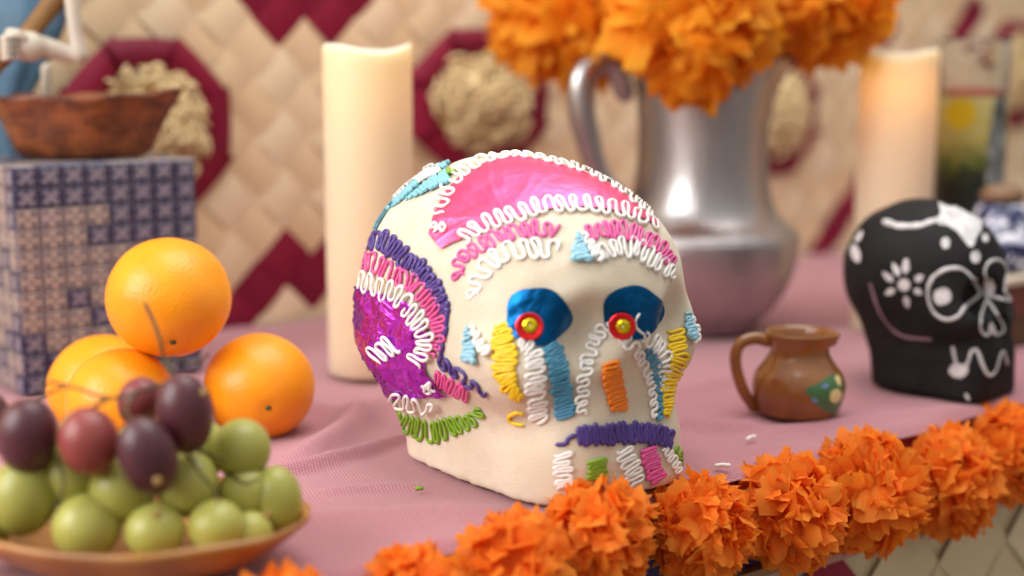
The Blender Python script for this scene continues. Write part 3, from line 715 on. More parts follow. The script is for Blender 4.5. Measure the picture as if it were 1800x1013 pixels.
# ------------------------------------------------------------------ metal pitcher
def mat_metal():
    t = NT("worn_pewter"); v = t.coord(); n = t.noise(t.coord(scale=(1, 1, .18)), 34, 5, .6); n2 = t.noise(v, 90, 3)
    t.set(base=t.mix(n, (.60, .58, .58), (.30, .28, .28)), metal=1.0, rough=t.ramp(n, [(.3, (.26,) * 3), (.7, (.48,) * 3)]), normal=t.bump(n, .35, .004)); return t.m
M_METAL = mat_metal()
PC = np.array([.1745, 1.305, 0])
def pitcher():
    root = thing("metal_pitcher", PC, "dented silver metal pitcher with curved handle holding orange flowers", "pitcher")
    prof = [(.001, .001), (.048, .001), (.052, .003), (.058, .012), (.068, .022), (.078, .038), (.085, .056), (.088, .072), (.0885, .086), (.085, .0945), (.076, .101), (.068, .112), (.063, .128), (.060, .15),
            (.0595, .180), (.0615, .210), (.065, .236), (.0665, .248), (.0655, .250), (.062, .244), (.058, .21), (.056, .16), (.06, .12), (.05, .10), (.001, .10)]
    pr = spline(prof, 90)
    def wob(r, z, a):
        sa = math.radians(-15); k = max(0, (z - .19) / .06); lip = .020 * k * k * math.exp(-((a - (2 * math.pi + sa) % (2 * math.pi)) / .33) ** 2) if r > .045 else 0
        return r * (1 + .008 * math.sin(a * 3 + z * 40) * (1 if r > .03 else 0)) + lip, z + lip * .5
    part("pitcher_body", *lathe(pr, 80, PC, wob), M_METAL, root)
    hp = [aty(1098, 165, 1.29), aty(1080, 112, 1.285), aty(1050, 110, 1.28), aty(1026, 134, 1.275), aty(1022, 190, 1.275), aty(1034, 250, 1.278), aty(1052, 305, 1.282), aty(1095, 362, 1.30)]
    P = spline(hp, 40); r = np.interp(np.linspace(0, 1, 40), [0, .2, .5, .8, 1], [.009, .0125, .0125, .010, .010])
    part("handle", *tube(P, r, 14, .8, up=np.array([0, 1.0, 0])), M_METAL, root)
    part("shoulder_band", *lathe([(.0876, .0845), (.0902, .0868), (.0872, .0892)], 80, PC), M_METAL, root)
    return root
pitcher()

# ------------------------------------------------------------------ tissue-paper marigolds
def mat_petal(name, c1, c2, tr=.42):
    t = NT(name); a = t.new("Attribute", _attribute_name="tint"); v = t.coord(); n = t.noise(v, 90, 3)
    fac = t.math('ADD', t.math('MULTIPLY', a.outputs["Fac"], .8), t.math('MULTIPLY', n, .25))
    c = t.mix(fac, c1, c2); d = t.new("BsdfTranslucent"); t.link(c, d.inputs[0]); t.set(base=c, rough=.55, spec=.25)
    w = t.new("TexWave", _wave_type='BANDS', _bands_direction='DIAGONAL', Scale=90, Distortion=6, Detail=2); t.link(v, w.inputs["Vector"]); bn = t.bump(w.outputs["Fac"], .25, .0008); t.set(normal=bn); t.link(bn, d.inputs["Normal"])
    mx = t.new("MixShader", Fac=tr); t.link(t.b.outputs[0], mx.inputs[1]); t.link(d.outputs[0], mx.inputs[2]); t.link(mx.outputs[0], t.out.inputs[0]); return t.m
M_PETAL = mat_petal("orange_tissue", (1.0, .19, .016), (1.0, .38, .04), .5)
M_PETAL2 = mat_petal("marigold_petals", (1.0, .29, .012), (1.0, .50, .03), .5)
def pompom_mesh(name, R, n, seed, mat, width=.42, face=(0, -1, .35), rag=.12, curls=(.35, 1.0)):
    """crinkled tissue strips fanning from one tie point"""
    r = np.random.default_rng(seed); V, Fc, tint = [], [], []; nl, nw = 6, 8; f0 = np.array(face, float); f0 /= np.linalg.norm(f0)
    for k in range(n):
        # even spread of directions
        zz = 1 - 2 * (k + .5) / n; ph = k * 2.39996 + r.uniform(-.25, .25); d = np.array([math.sqrt(1 - zz * zz) * math.cos(ph), math.sqrt(1 - zz * zz) * math.sin(ph), zz]) + r.normal(size=3) * .10
        d /= np.linalg.norm(d); facing = np.dot(d, f0)
        L = R * (r.uniform(.82, 1.06) if facing > -.35 else r.uniform(.6, .85)); a = r.normal(size=3); s = np.cross(d, a); s /= np.linalg.norm(s); u = np.cross(s, d)
        W = R * width * r.uniform(.75, 1.3); curl = r.uniform(*curls); fold = r.uniform(.07, .16) * R; ph1, ph2 = r.uniform(0, 6.28, 2); tn = r.uniform(0, 1); base = len(V)
        for i in range(nl):
            t = i / (nl - 1); l = L * (.34 + .66 * t - .16 * curl * t ** 3)
            for j in range(nw):
                w = j / (nw - 1) - .5; ww = W * (.20 + .80 * t ** .7 - .10 * t ** 6) * w
                cr = fold * t * (math.sin(w * 9 + ph1) * .6 + .35 * math.sin(w * 19 + ph2 + t * 2))
                tip = (.07 * (2 * w) ** 2 + rag * (.42 * math.sin(w * 24 + ph2) + .45 * r.uniform(0, 1))) * max(0, (t - .75) * 4) * R * .6
                V.append(d * (l + cr * .8 * t - tip * .6) + s * ww + u * (cr * .5 + curl * R * .50 * t ** 2.2 - tip * .6)); tint.append(min(1, max(0, tn * .55 + .5 * t ** 3 + r.uniform(-.08, .08))))
        for i in range(nl - 1):
            for j in range(nw - 1): Fc.append((base + i * nw + j, base + i * nw + j + 1, base + (i + 1) * nw + j + 1, base + (i + 1) * nw + j))
    cv, cf = uvsphere(.62 * R, .62 * R, .62 * R, 20, 12, lambda d: 1 + .1 * mnoise.noise(Vector(d) * 4)); b0 = len(V); V += list(cv); Fc += [tuple(a + b0 for a in q) for q in cf]; tint += [.25] * len(cv)  # orange core ball, added to block the dark shade deep between petals
    me = mesh_of(name, V, Fc, mat); at = me.attributes.new("tint", 'FLOAT', 'POINT'); at.data.foreach_set("value", tint); return me
POM = [pompom_mesh("tissue_petals", 1.0, 240, 20 + k, M_PETAL, width=.54, rag=.09, curls=(.45, 1.1)) for k in range(4)]
def marigold(name, c, R, me, rot, label, group, stem=None, squash=(1, 1, 1), cat="flower"):
    root = thing(name, c, label, cat, group)
    o = obj("petals", me, root, kind="stuff"); o.scale = (R * squash[0], R * squash[1], R * squash[2]); o.rotation_euler = rot
    if stem is not None: part("stem", *tube(spline(stem, 12), .0022, 7), M_STEM, root)
    return root
M_STEM = m_simple("green_stem", srgb(64, 92, 34), .6, var=.2)
GP = tp(0, -.020)
gar = [((490, 1128), 0.0372, "orange tissue flower cut by the bottom edge, left end of the garland"), ((730, 1078), 0.0353, "orange tissue flower in the garland, low left of the skull's base"),
       ((903, 1008), 0.0358, "orange tissue flower in the garland just left below the skull's base"), ((1054, 950), 0.0363, "orange tissue flower in the garland covering the skull's chin"),
       ((1228, 926), 0.0349, "orange tissue flower in the garland just right of the skull's chin"), ((1384, 900), 0.0395, "orange tissue flower in the garland below the white icing crumb"),
       ((1518, 864), 0.0446, "largest orange tissue flower in the garland, below the clay jug"), ((1660, 846), 0.0414, "orange tissue flower in the garland right of the largest one"),
       ((1772, 804), 0.0409, "orange tissue flower in the garland below the black skull's jaw"), ((1868, 774), 0.0409, "orange tissue flower at the right end of the garland, cut by the frame")]
for k, (px, R, lab) in enumerate(gar):
    c = onplane(*px, GP, N_)
    marigold("tissue_marigold", c, R, POM[k % 4], (RNG.uniform(0, 6), RNG.uniform(0, 6), RNG.uniform(0, 6)), lab, "tissue flowers of the garland on the table edge")
gs = thing("garland_string", tp(.3, -.012, -.03), "thin string tying the orange tissue flowers along the table edge", "string")
part("string_line", *tube(spline([onplane(*g[0], tp(0, -.013), N_) for g in gar], 80), .0012, 6), m_simple("string", (.5, .2, .06), .8), gs)

# bouquet in the pitcher
BIG = [pompom_mesh("marigold_petals", 1.0, 190, 60 + k, M_PETAL2, width=.62, rag=.10, curls=(.6, 1.2)) for k in range(3)]
bq = [((990, 22), 1.33, .080, "orange marigold leaning over the pitcher handle"), ((1205, 32), 1.225, .080, "large orange marigold at the centre of the pitcher bouquet"), ((1440, -22), 1.285, .074, "orange marigold leaning right of the pitcher spout"),
      ((1085, -45), 1.33, .070, "orange marigold at the back left of the bouquet, cut by the frame top"), ((1310, -40), 1.345, .068, "orange marigold at the back right of the bouquet, cut by the frame top")]
for k, (px, Y, R, lab) in enumerate(bq):
    c = aty(*px, Y); mouth = PC + np.array([(c[0] - PC[0]) * .25, (c[1] - PC[1]) * .25, .215])
    marigold("marigold", c, R, BIG[k % 3], (RNG.uniform(0, 6), RNG.uniform(0, 6), RNG.uniform(0, 6)), lab, "marigolds in the metal pitcher", [c, c * .4 + mouth * .6 + (0, 0, .004), mouth, PC + (0, 0, .13)])
def leaf(px, Y, L, w, ang, label):
    c = aty(*px, Y); root = thing("green_leaf", c, label, "leaf"); v = []
    for i in range(7):
        t = i / 6; ww = w * math.sin(math.pi * min(1, t * .94 + .04)) ** .8
        for j in (-1, -.5, 0, .5, 1): v.append(c + np.array([math.cos(ang) * L * (t - .5) - math.sin(ang) * ww * j, -.004 * abs(j) + .006 * math.sin(t * 3), math.sin(ang) * L * (t - .5) + math.cos(ang) * ww * j]))
    part("leaf_blade", v, grid_faces(7, 5), m_leaf, root)
m_leaf = m_simple("dark_leaf", srgb(22, 48, 30), .45, var=.3)
leaf((1350, 88), 1.285, .040, .012, 1.15, "dark green leaf at the pitcher spout under the right marigold")

# ------------------------------------------------------------------ glass votive candle
def votive():
    c = np.array([.2 * 0 + aty(1704, 300, 1.37)[0], 1.37, 0]); r, h = .0318, aty(1704, 68, 1.37)[2]
    root = thing("glass_votive", c, "tall glass votive candle with printed yellow and green picture label", "votive candle")
    t = NT("clear_glass"); t.set(base=(.95, .97, .97), rough=.03, trans=1.0, ior=1.45)
    prof = [(.001, .0), (r * .96, .0), (r, .004)] + [(r, h * k / 8) for k in range(1, 8)] + [(r, h - .006), (r * 1.03, h - .003), (r * 1.02, h), (r * .93, h), (r * .91, h - .004), (r * .91, .02), (.001, .012)]
    part("glass", *lathe(prof, 56, c), t.m, root)
    w = NT("red_wax"); w.set(base=srgb(150, 26, 22), rough=.5, sss=.3, sssr=(1, .3, .2), ssss=.01)
    part("wax", *lathe([(.001, .0135), (r * .895, .021), (r * .9, .05), (r * .9, h * .80), (r * .86, h * .80 + .002), (.001, h * .795)], 40, c), w.m, root)
    # printed paper label round the front
    p = NT("printed_label"); v = p.coord()
    sx = p.new("SeparateXYZ"); p.link(v, sx.inputs[0]); n = p.noise(v, 70, 4, .6, 1.0)
    def bandf(z0, z1): return p.math('MULTIPLY', p.math('GREATER_THAN', sx.outputs[2], z0), p.math('LESS_THAN', sx.outputs[2], z1))
    zz = p.math('ADD', sx.outputs[2], p.math('MULTIPLY', p.math('SUBTRACT', n, .5), .05))
    col = p.ramp(p.math('MULTIPLY', zz, 1 / .27), [(.0, srgb(34, 40, 30)), (.50, srgb(28, 34, 24)), (.56, srgb(92, 100, 34)), (.66, srgb(186, 168, 92)), (.86, srgb(206, 192, 128))])
    # a yellow sun on the left, a grey robed figure on the right of the print
    def spot(x, z, rx, rz): return p.math('LESS_THAN', p.math('ADD', p.math('POWER', p.math('DIVIDE', p.math('SUBTRACT', sx.outputs[0], x), rx), 2.0), p.math('POWER', p.math('DIVIDE', p.math('SUBTRACT', sx.outputs[2], z), rz), 2.0)), p.math('ADD', .6, p.math('MULTIPLY', n, .8)))
    col = p.mix(spot(-.018, .197, .012, .015), col, srgb(214, 176, 10))
    col = p.mix(spot(.017, .160, .011, .062), col, p.ramp(n, [(.35, srgb(40, 44, 42)), (.55, srgb(116, 122, 122)), (.7, srgb(190, 192, 186))]))
    col = p.mix(spot(.013, .060, .013, .050), col, srgb(140, 50, 22))
    p.set(base=col, rough=.5); lv = []
    for i in range(7):
        for k in range(33):
            a = math.radians(-90 - 130 + 260 * k / 32); lv.append(c + np.array([math.cos(a) * (r + .0008), math.sin(a) * (r + .0008), .012 + (h * .80 - .012) * i / 6]))
    part("picture_label", lv, grid_faces(7, 33), p.m, root)
votive()

# ------------------------------------------------------------------ painted stand at the right edge with blue and white pottery
M_DARKWOOD = m_simple("red_brown_wood", srgb(98, 42, 22), .45, var=.4, vscale=25)
M_CREAM = m_simple("cream_paint", srgb(206, 192, 170), .5)
st_l = onz(1765, 612); st = thing("painted_stand", (st_l[0], st_l[1], 0), "small red-brown stand with cream rim cut by the right frame edge", "stand")
def obox(o, a, b, ang):
    v, f = box(a, b); c, s = math.cos(ang), math.sin(ang); return np.array([(o[0] + x * c - y * s, o[1] + x * s + y * c, z) for x, y, z in v]), f
zt = aty(1780, 493, st_l[1])[2]
part("stand_block", *obox(st_l, (0, 0, .0005), (.12, .09, zt * .45), ANG), m_simple("wood_base", srgb(92, 64, 32), .6, var=.3), st, smooth=False)
part("stand_drawer", *obox(st_l, (-.003, -.002, zt * .45 + .0005), (.123, .092, zt - .0045), ANG), M_DARKWOOD, st, smooth=False)
part("stand_rim", *obox(st_l, (-.006, -.005, zt - .004), (.126, .095, zt + .001), ANG), M_CREAM, st, smooth=False)
def mat_bluewhite():
    t = NT("blue_white_glaze"); v = t.coord(); vo = t.new("TexVoronoi", _feature='F1', Scale=60); t.link(v, vo.inputs["Vector"]); n = t.noise(v, 45, 3, .5, 2)
    t.set(base=t.ramp(n, [(.46, srgb(22, 28, 66)), (.50, srgb(60, 70, 120)), (.56, srgb(206, 204, 214))]), rough=.2, coat=.5); return t.m
M_BW = mat_bluewhite()
bw_l = st_l + E_ * .050 + N_ * .042; bw_l[2] = zt + .0012
bw = thing("blue_white_pot", bw_l, "navy and white glazed pot on the small stand at the right edge", "pot")
part("pot_body", *lathe(spline([(.001, 0), (.034, 0), (.040, .010), (.041, .026), (.034, .036), (.026, .046), (.022, .056), (.018, .060), (.001, .060)], 40), 48, bw_l), M_BW, bw)
part("pot_knob", *lathe([(.012, .0605), (.018, .0615), (.020, .068), (.012, .075), (.001, .076)], 24, bw_l), m_simple("brown_knob", srgb(128, 96, 70), .6), bw)

# ------------------------------------------------------------------ brown clay jug
def jug():
    c = np.array([aty(1403, 690, .985)[0], .985, 0]); root = thing("clay_jug", c, "small brown glazed clay jug with painted green leaf", "jug")
    t = NT("brown_glaze"); v = t.coord(); n = t.noise(v, 40, 4, .6, .6); n2 = t.noise(v, 160, 3)
    t.set(base=t.mix(t.ramp(n, [(.3, (0, 0, 0)), (.75, (1, 1, 1))]), srgb(124, 72, 24), srgb(156, 98, 38)), rough=.26, coat=.6, coatr=.12, normal=t.bump(n2, .12, .001))
    prof = spline([(.001, .0005), (.0265, .0005), (.0292, .004), (.0322, .013), (.0325, .021), (.0300, .029), (.0245, .0365), (.0208, .043), (.0207, .048), (.0222, .0535), (.0240, .0575), (.0236, .0588), (.0222, .0582), (.0200, .053), (.0188, .047), (.020, .042), (.026, .033), (.028, .02), (.02, .006), (.001, .005)], 80)
    vv, ff = lathe(prof, 64, c, lambda r, z, a: (r * (1 + .006 * math.sin(2 * a + 60 * z)) + (.004 * math.exp(-((a - 5.9) / .3) ** 2) if z > .05 and r > .015 else 0), z))
    part("jug_body", vv, ff, t.m, root); bvh = BVHTree.FromPolygons([Vector(p) for p in vv], ff)
    hp = [aty(1352, 600, .985), aty(1328, 595, .984), aty(1303, 603, .982), aty(1293, 625, .981), aty(1296, 655, .981), aty(1308, 690, .982), aty(1326, 716, .984)]
    part("handle", *tube(spline(hp, 30), np.interp(np.linspace(0, 1, 30), [0, .4, 1], [.0046, .0042, .0040]), 12, .8, up=np.array([0, 1.0, 0])), t.m, root)
    def paint(pts, mat, name, off, label=None):
        cc = np.mean(pts, 0); b = spline(list(pts) + [pts[0]], 30)[:-1]; P = []
        for k in range(6):
            for q in b:
                x = cc + (q - cc) * max(k, .02) / 5; h = bvh.ray_cast(Vector(CAM), Vector(ray(*x)).normalized()); P.append(np.array(h[0] + h[1] * off) if h[0] is not None else None)
        ok = [p for p in P if p is not None]; last = ok[0]; out = []
        for p in P: last = p if p is not None else last; out.append(last)
        part(name, out, grid_faces(6, 29, True), mat, root, label)
    paint([(1415, 683), (1440, 672), (1466, 657), (1478, 668), (1481, 690), (1474, 718), (1462, 727), (1440, 716), (1424, 700)], m_simple("green_leaf_paint", srgb(62, 110, 62), .35, coat=.4, var=.2, vscale=90), "painted_leaf", .0003, "green leaf painted on the jug's belly")
    pc = m_simple("cream_dab", srgb(222, 208, 146), .4)
    paint([(1457, 702), (1461, 688), (1472, 684), (1478, 694), (1472, 706), (1464, 708)], pc, "paint_dab", .0006)
    paint([(1466, 664), (1472, 660), (1477, 670), (1475, 680), (1470, 674)], pc, "paint_dab", .0006)
    pb = m_simple("blue_dab", srgb(110, 140, 180), .4)
    paint([(1442, 679), (1452, 674), (1456, 679), (1448, 684)], pb, "paint_dab", .0006); paint([(1424, 700), (1434, 700), (1438, 706), (1430, 708)], pb, "paint_dab", .0006)
jug()

# ------------------------------------------------------------------ oranges
def mat_orange():
    t = NT("orange_peel"); v = t.coord(); vo = t.new("TexVoronoi", _feature='SMOOTH_F1', Scale=520); t.link(v, vo.inputs["Vector"]); n = t.noise(v, 35, 4); n2 = t.noise(v, 260, 3)
    base = t.mix(t.ramp(n, [(.3, (0, 0, 0)), (.7, (1, 1, 1))]), srgb(246, 150, 14), srgb(250, 164, 24))
    sp_ = t.noise(v, 48, 1); base = t.mix(t.ramp(sp_, [(.75, (0, 0, 0)), (.78, (1, 1, 1))]), base, srgb(150, 92, 22))
    b = t.bump(vo.outputs["Distance"], .22, .0008); b = t.bump(n2, .10, .0006, b)
    t.set(base=base, rough=.36, sss=.12, sssr=(1, .5, .1), ssss=.005, normal=b, spec=.45); return t.m
M_ORANGE = mat_orange(); M_NAVEL = m_simple("orange_stem_scar", srgb(70, 74, 30), .8, var=.3)
def orange(px, Y, rpx, label, seed, nav=(0.3, -.9, -.3)):
    c = aty(*px, Y); r = rpx * Y / FPX; nv = Vector(nav).normalized()
    root = thing("orange", c, label, "orange", "oranges piled beside the tiled box")
    def fn(d):
        a = math.acos(max(-1, min(1, float(np.dot(d, nv))))); return 1 + .010 * mnoise.noise(Vector(d) * 1.6 + Vector((seed, 0, 0))) + .004 * mnoise.noise(Vector(d) * 4) - .035 * math.exp(-(a / .12) ** 2)
    v, f = uvsphere(r, r, r * .97, 72, 44, fn); part("peel", v + c, f, M_ORANGE, root)
    q = c + np.array(nv) * r * .955; pts = [q + np.array(nv) * r * .02 * math.cos(k) + np.array(nv.orthogonal()) * r * .02 * math.sin(k * 2) for k in range(3)]
    v, f = uvsphere(.0022, .0022, .0018, 10, 6); part("stem_scar", v + q, f, M_NAVEL, root)
    return c, r
orange((456, 680), .940, 99, "orange at the right of the pile, closest to the sugar skull", 1, (.32, -.93, -.18))
orange((297, 523), .918, 110, "orange on top of the pile", 2, (.22, -.75, -.62))
orange((215, 708), .905, 101, "orange at the front of the pile behind the grapes", 3, (-.6, .6, -.3))
orange((182, 683), .980, 99, "orange at the back left of the pile against the tiled box", 4, (-.4, .7, -.3))

# ------------------------------------------------------------------ tiled box
BXW, BXD, BXH, TS = .143, .120, .1705, .0155
BL = np.array([aty(29, 420, 1.03)[0], 1.03, 0])
def mat_tile(name, ground, ink, inv):
    t = NT(name); c = t.new("TexCoord"); s = t.new("SeparateXYZ"); t.link(c.outputs["Object"], s.inputs[0]); oi = t.new("ObjectInfo")
    n = t.noise(c.outputs["Object"], 300, 3)
    X = t.math('ADD', t.math('MULTIPLY', s.outputs[0], 1 / .0078), t.math('MULTIPLY', t.math('SUBTRACT', n, .5), .18)); Z = t.math('ADD', t.math('MULTIPLY', s.outputs[2], 1 / .0072), t.math('MULTIPLY', t.math('SUBTRACT', n, .5), .18))
    r = t.math('SQRT', t.math('ADD', t.math('POWER', X, 2.0), t.math('POWER', Z, 2.0))); a = t.math('ARCTAN2', Z, X)
    # four petals on the diagonals, a dot, corner arcs
    pet = t.math('POWER', t.math('ABSOLUTE', t.math('SINE', t.math('MULTIPLY', a, 2.0))), .95); inner = t.math('LESS_THAN', r, t.math('MULTIPLY', pet, 1.08))
    core = t.math('GREATER_THAN', r, t.math('MULTIPLY', pet, .72)); line = t.math('LESS_THAN' if inv else 'GREATER_THAN', pet, .985)
    fig = t.math('MULTIPLY', inner, line if inv else t.math('MAXIMUM', core, line))
    fig = t.math('MAXIMUM', fig, t.math('LESS_THAN', r, .16))
    rim = t.math('GREATER_THAN', t.math('MAXIMUM', t.math('ABSOLUTE', X), t.math('ABSOLUTE', Z)), .90)
    fig = t.math('MAXIMUM', fig, t.math('MULTIPLY', rim, .7 if not inv else 0.0))
    wear = t.noise(c.outputs["Object"], 130, 4); fig = t.math('MULTIPLY', fig, t.ramp(wear, [(.3, (.55,) * 3), (.6, (1,) * 3)]))
    col = t.mix(fig, ground, ink); col = t.mix(t.math('MULTIPLY', oi.outputs["Random"], .18), col, tuple(.5 * (x + y) for x, y in zip(ground, ink)))
    t.set(base=col, rough=.38, coat=.25, spec=.4, normal=t.bump(fig, .5, .0007)); return t.m
CRM, NVY = srgb(178, 160, 146), srgb(20, 25, 68)
M_TILE_A = mat_tile("tile_dark", NVY, srgb(146, 140, 152), True); M_TILE_B = mat_tile("tile_light", CRM, srgb(30, 35, 82), False)
M_GROUT = m_simple("pale_grout", srgb(126, 120, 128), .75, var=.3, vscale=80)
def tiled_box():
    root = thing("tiled_box", BL, "tall box covered with small navy and cream patterned tiles", "box")
    g = .0012
    v, f = box((g, g, .0005), (BXW - g, BXD - g, BXH - g)); R2 = lambda p: BL + E_ * p[0] + N_ * p[1] + np.array([0, 0, p[2]])
    part("box_core", np.array([R2(p) for p in v]), f, M_GROUT, root, smooth=False)
    nc, nr, nd = 8, 11, 7; w, h, d = BXW / nc, BXH / nr, BXD / nd; r = random.Random(4)
    fa, fb = (mesh_of("tile", *slab(w * .93, h * .93, .0028, .0008), m, False) for m in (M_TILE_A, M_TILE_B))
    sa, sb = (mesh_of("tile", *slab(d * .93, h * .93, .0028, .0008), m, False) for m in (M_TILE_A, M_TILE_B))
    ta, tb_ = (mesh_of("tile", *slab(w * .93, d * .93, .0028, .0008), m, False) for m in (M_TILE_A, M_TILE_B))
    def put(me, p, M): o = obj("tile", me, root); o.location = tuple(R2(p) - BL); o.rotation_euler = (M @ Matrix.Rotation(r.uniform(-.012, .012), 4, 'Y')).to_euler()
    RZ = Matrix.Rotation(ANG, 4, 'Z')
    for i in range(nc):
        for j in range(nr):
            row = nr - 1 - j
            dark = row < 2 or (i >= 4 and row < 4 and r.random() < .85) or (row > 8 and r.random() < .8) or r.random() < .13
            put(fa if dark else fb, (w * (i + .5), g + .001, h * (j + .5)), RZ)
    for i in range(nd):
        for j in range(nr):
            put(sa if r.random() < .3 else sb, (g + .001, d * (i + .5), h * (j + .5)), RZ @ Matrix.Rotation(-math.pi / 2, 4, 'Z'))
    for i in range(nc):
        for j in range(nd):
            put(ta if r.random() < .4 else tb_, (w * (i + .5), d * (j + .5), BXH - g - .001), RZ @ Matrix.Rotation(-math.pi / 2, 4, 'X'))
tiled_box()

# ------------------------------------------------------------------ clay boat with its rower on the box
ZB = BXH + .0022
def mat_bark():
    t = NT("burnished_brown_clay"); v = t.coord(scale=(1, 1, 1.6)); n = t.noise(v, 38, 6, .65, .5); n2 = t.noise(v, 110, 4)
    t.set(base=t.ramp(n, [(.30, srgb(58, 24, 10)), (.5, srgb(112, 56, 22)), (.62, srgb(142, 76, 32)), (.75, srgb(96, 56, 40))]), rough=.48, coat=.2, normal=t.bump(n2, .5, .0015)); return t.m
M_BARK = mat_bark()
def boat():
    c = aty(146, 272, 1.118); c[2] = ZB; ang = math.radians(9); ca, sa = math.cos(ang), math.sin(ang)
    root = thing("clay_boat", c, "reddish brown clay boat standing on the tiled box", "boat")
    def ring(kx, ky, z, sheer):
        out = []
        for k in range(56):
            a = 2 * math.pi * k / 56; x, y = math.cos(a), math.sin(a); x = math.copysign(abs(x) ** .85, x); y = y * (1 - .45 * max(0, x) ** 2)
            w = 1 + .02 * math.sin(a * 7) + .015 * math.sin(a * 13 + 1)
            X, Y = x * kx * w + .004 * (z / .047), y * ky * w
            out.append((c[0] + X * ca - Y * sa, c[1] + X * sa + Y * ca, c[2] + z + sheer * (x * .006 * max(0, x) + .0012 * math.sin(a * 9))))
        return out
    R = []
    for kx, ky, z, sh in ((.001, .001, 0, 0), (.046, .022, 0, 0), (.051, .027, .004, 0), (.057, .031, .016, .2), (.064, .034, .030, .6), (.0735, .037, .044, 1), (.0765, .038, .0465, 1), (.0750, .036, .0475, 1), (.069, .032, .044, 1), (.058, .027, .024, .5), (.050, .020, .012, 0), (.001, .001, .011, 0)): R += ring(kx, ky, z, sh)
    part("hull", R, grid_faces(12, 56, True), M_BARK, root)
    M_IN = m_simple("dark_clay_inside", srgb(70, 48, 48), .7, var=.3)
    part("thwart", *obox((c[0] - .012, c[1], 0), (-.006, -.030, c[2] + .036), (.006, .030, c[2] + .041), ang), M_IN, root, smooth=False)
boat()
M_BONE = m_simple("painted_bone", srgb(196, 186, 170), .45, var=.08, bscale=80, bstr=.15)
M_BLUECL = m_simple("blue_painted_cloth", srgb(72, 108, 132), .55, var=.35, vscale=28, bscale=90, bstr=.4)
M_INK = m_simple("black_ink", (.02, .02, .025), .6)
def rower():
    base = aty(60, 272, 1.10); root = thing("clay_rower", (base[0], base[1], ZB + .012), "bone white clay rower in blue clothes sitting in the boat", "figurine")
    # blue garment: a folded drape falling behind the hull
    P = spline([aty(48, -90, 1.165), aty(54, -10, 1.165), aty(40, 70, 1.165), aty(12, 150, 1.168), aty(-2, 230, 1.172), aty(4, 296, 1.172)], 50)
    r = np.interp(np.linspace(0, 1, 50), [0, .3, .55, .75, 1], [.034, .030, .022, .016, .018]); V, Fc = tube(P, r, 30, .55, up=np.array([0, 1.0, 0]))
    V2 = V.reshape(-1, 30, 3)
    for i in range(len(V2)):
        ctr = V2[i].mean(0); k = 1 + .09 * np.sin(np.arange(30) / 30 * 2 * np.pi * 6 + i * .12); V2[i] = ctr + (V2[i] - ctr) * k[:, None]
    part("blue_garment", V2.reshape(-1, 3), Fc, M_BLUECL, root)
    # arm: upper bone down to the elbow, forearm across, closed hand with four curled fingers and a thumb
    Ya = 1.085
    part("upper_arm", *tube(spline([aty(121, -60, Ya), aty(127, 0, Ya), aty(133, 55, Ya), aty(140, 97, Ya)], 16), np.interp(np.linspace(0, 1, 16), [0, .8, 1], [.0060, .0056, .0068]), 12), M_BONE, root)
    part("forearm", *tube(spline([aty(141, 97, Ya), aty(118, 93, Ya), aty(88, 86, Ya - .004), aty(66, 82, Ya - .008)], 14), np.interp(np.linspace(0, 1, 14), [0, .4, 1], [.0052, .0066, .0088]), 12), M_BONE, root)
    palm = part("hand", *tube(spline([aty(72, 83, Ya - .008), aty(50, 82, Ya - .012), aty(26, 82, Ya - .016)], 10), np.array([.0085, .0098, .0108, .0112, .0113, .0112, .0110, .0106, .0096, .0080]), 14), M_BONE, root)
    for k in range(4):
        y0 = 66 + k * 11; part("finger", *tube(spline([aty(34, y0, Ya - .020), aty(18, y0 + 1, Ya - .028), aty(6, y0 + 3, Ya - .022), aty(10, y0 + 4, Ya - .014)], 10), .0031 - .0002 * k, 8), M_BONE, palm)
        if k < 3: part("knuckle_line", *tube([aty(8, y0 + 6, Ya - .0265), aty(30, y0 + 6, Ya - .0265)], .0006, 5), M_INK, palm)
    for x in (14, 22): part("knuckle_line", *tube([aty(x, 64, Ya - .0305), aty(x + 1, 102, Ya - .0295)], .0006, 5), M_INK, palm)
    part("thumb", *tube(spline([aty(44, 72, Ya - .020), aty(32, 60, Ya - .024), aty(16, 58, Ya - .022)], 8), .0036, 8), M_BONE, palm)
    part("leg_bone", *tube([aty(82, 120, 1.112), aty(81, 150, 1.112), aty(82, 196, 1.112)], [.0046, .0040, .0046], 10), M_BONE, root)
rower()
M_OAR = m_simple("brown_oar", srgb(122, 84, 36), .55, var=.3, vscale=40)
oc = aty(45, 60, 1.082); oar = thing("oar", oc, "short brown oar held in the rower's fist", "oar")
part("oar_shaft", *tube(spline([aty(122, -32, 1.096), aty(88, 12, 1.09), aty(44, 66, 1.078), aty(-10, 112, 1.07), aty(-50, 150, 1.066)], 24), np.interp(np.linspace(0, 1, 24), [0, .2, .6, 1], [.0085, .0080, .0070, .009]), 12, .7, up=np.array([0, 1.0, 0])), M_OAR, oar)

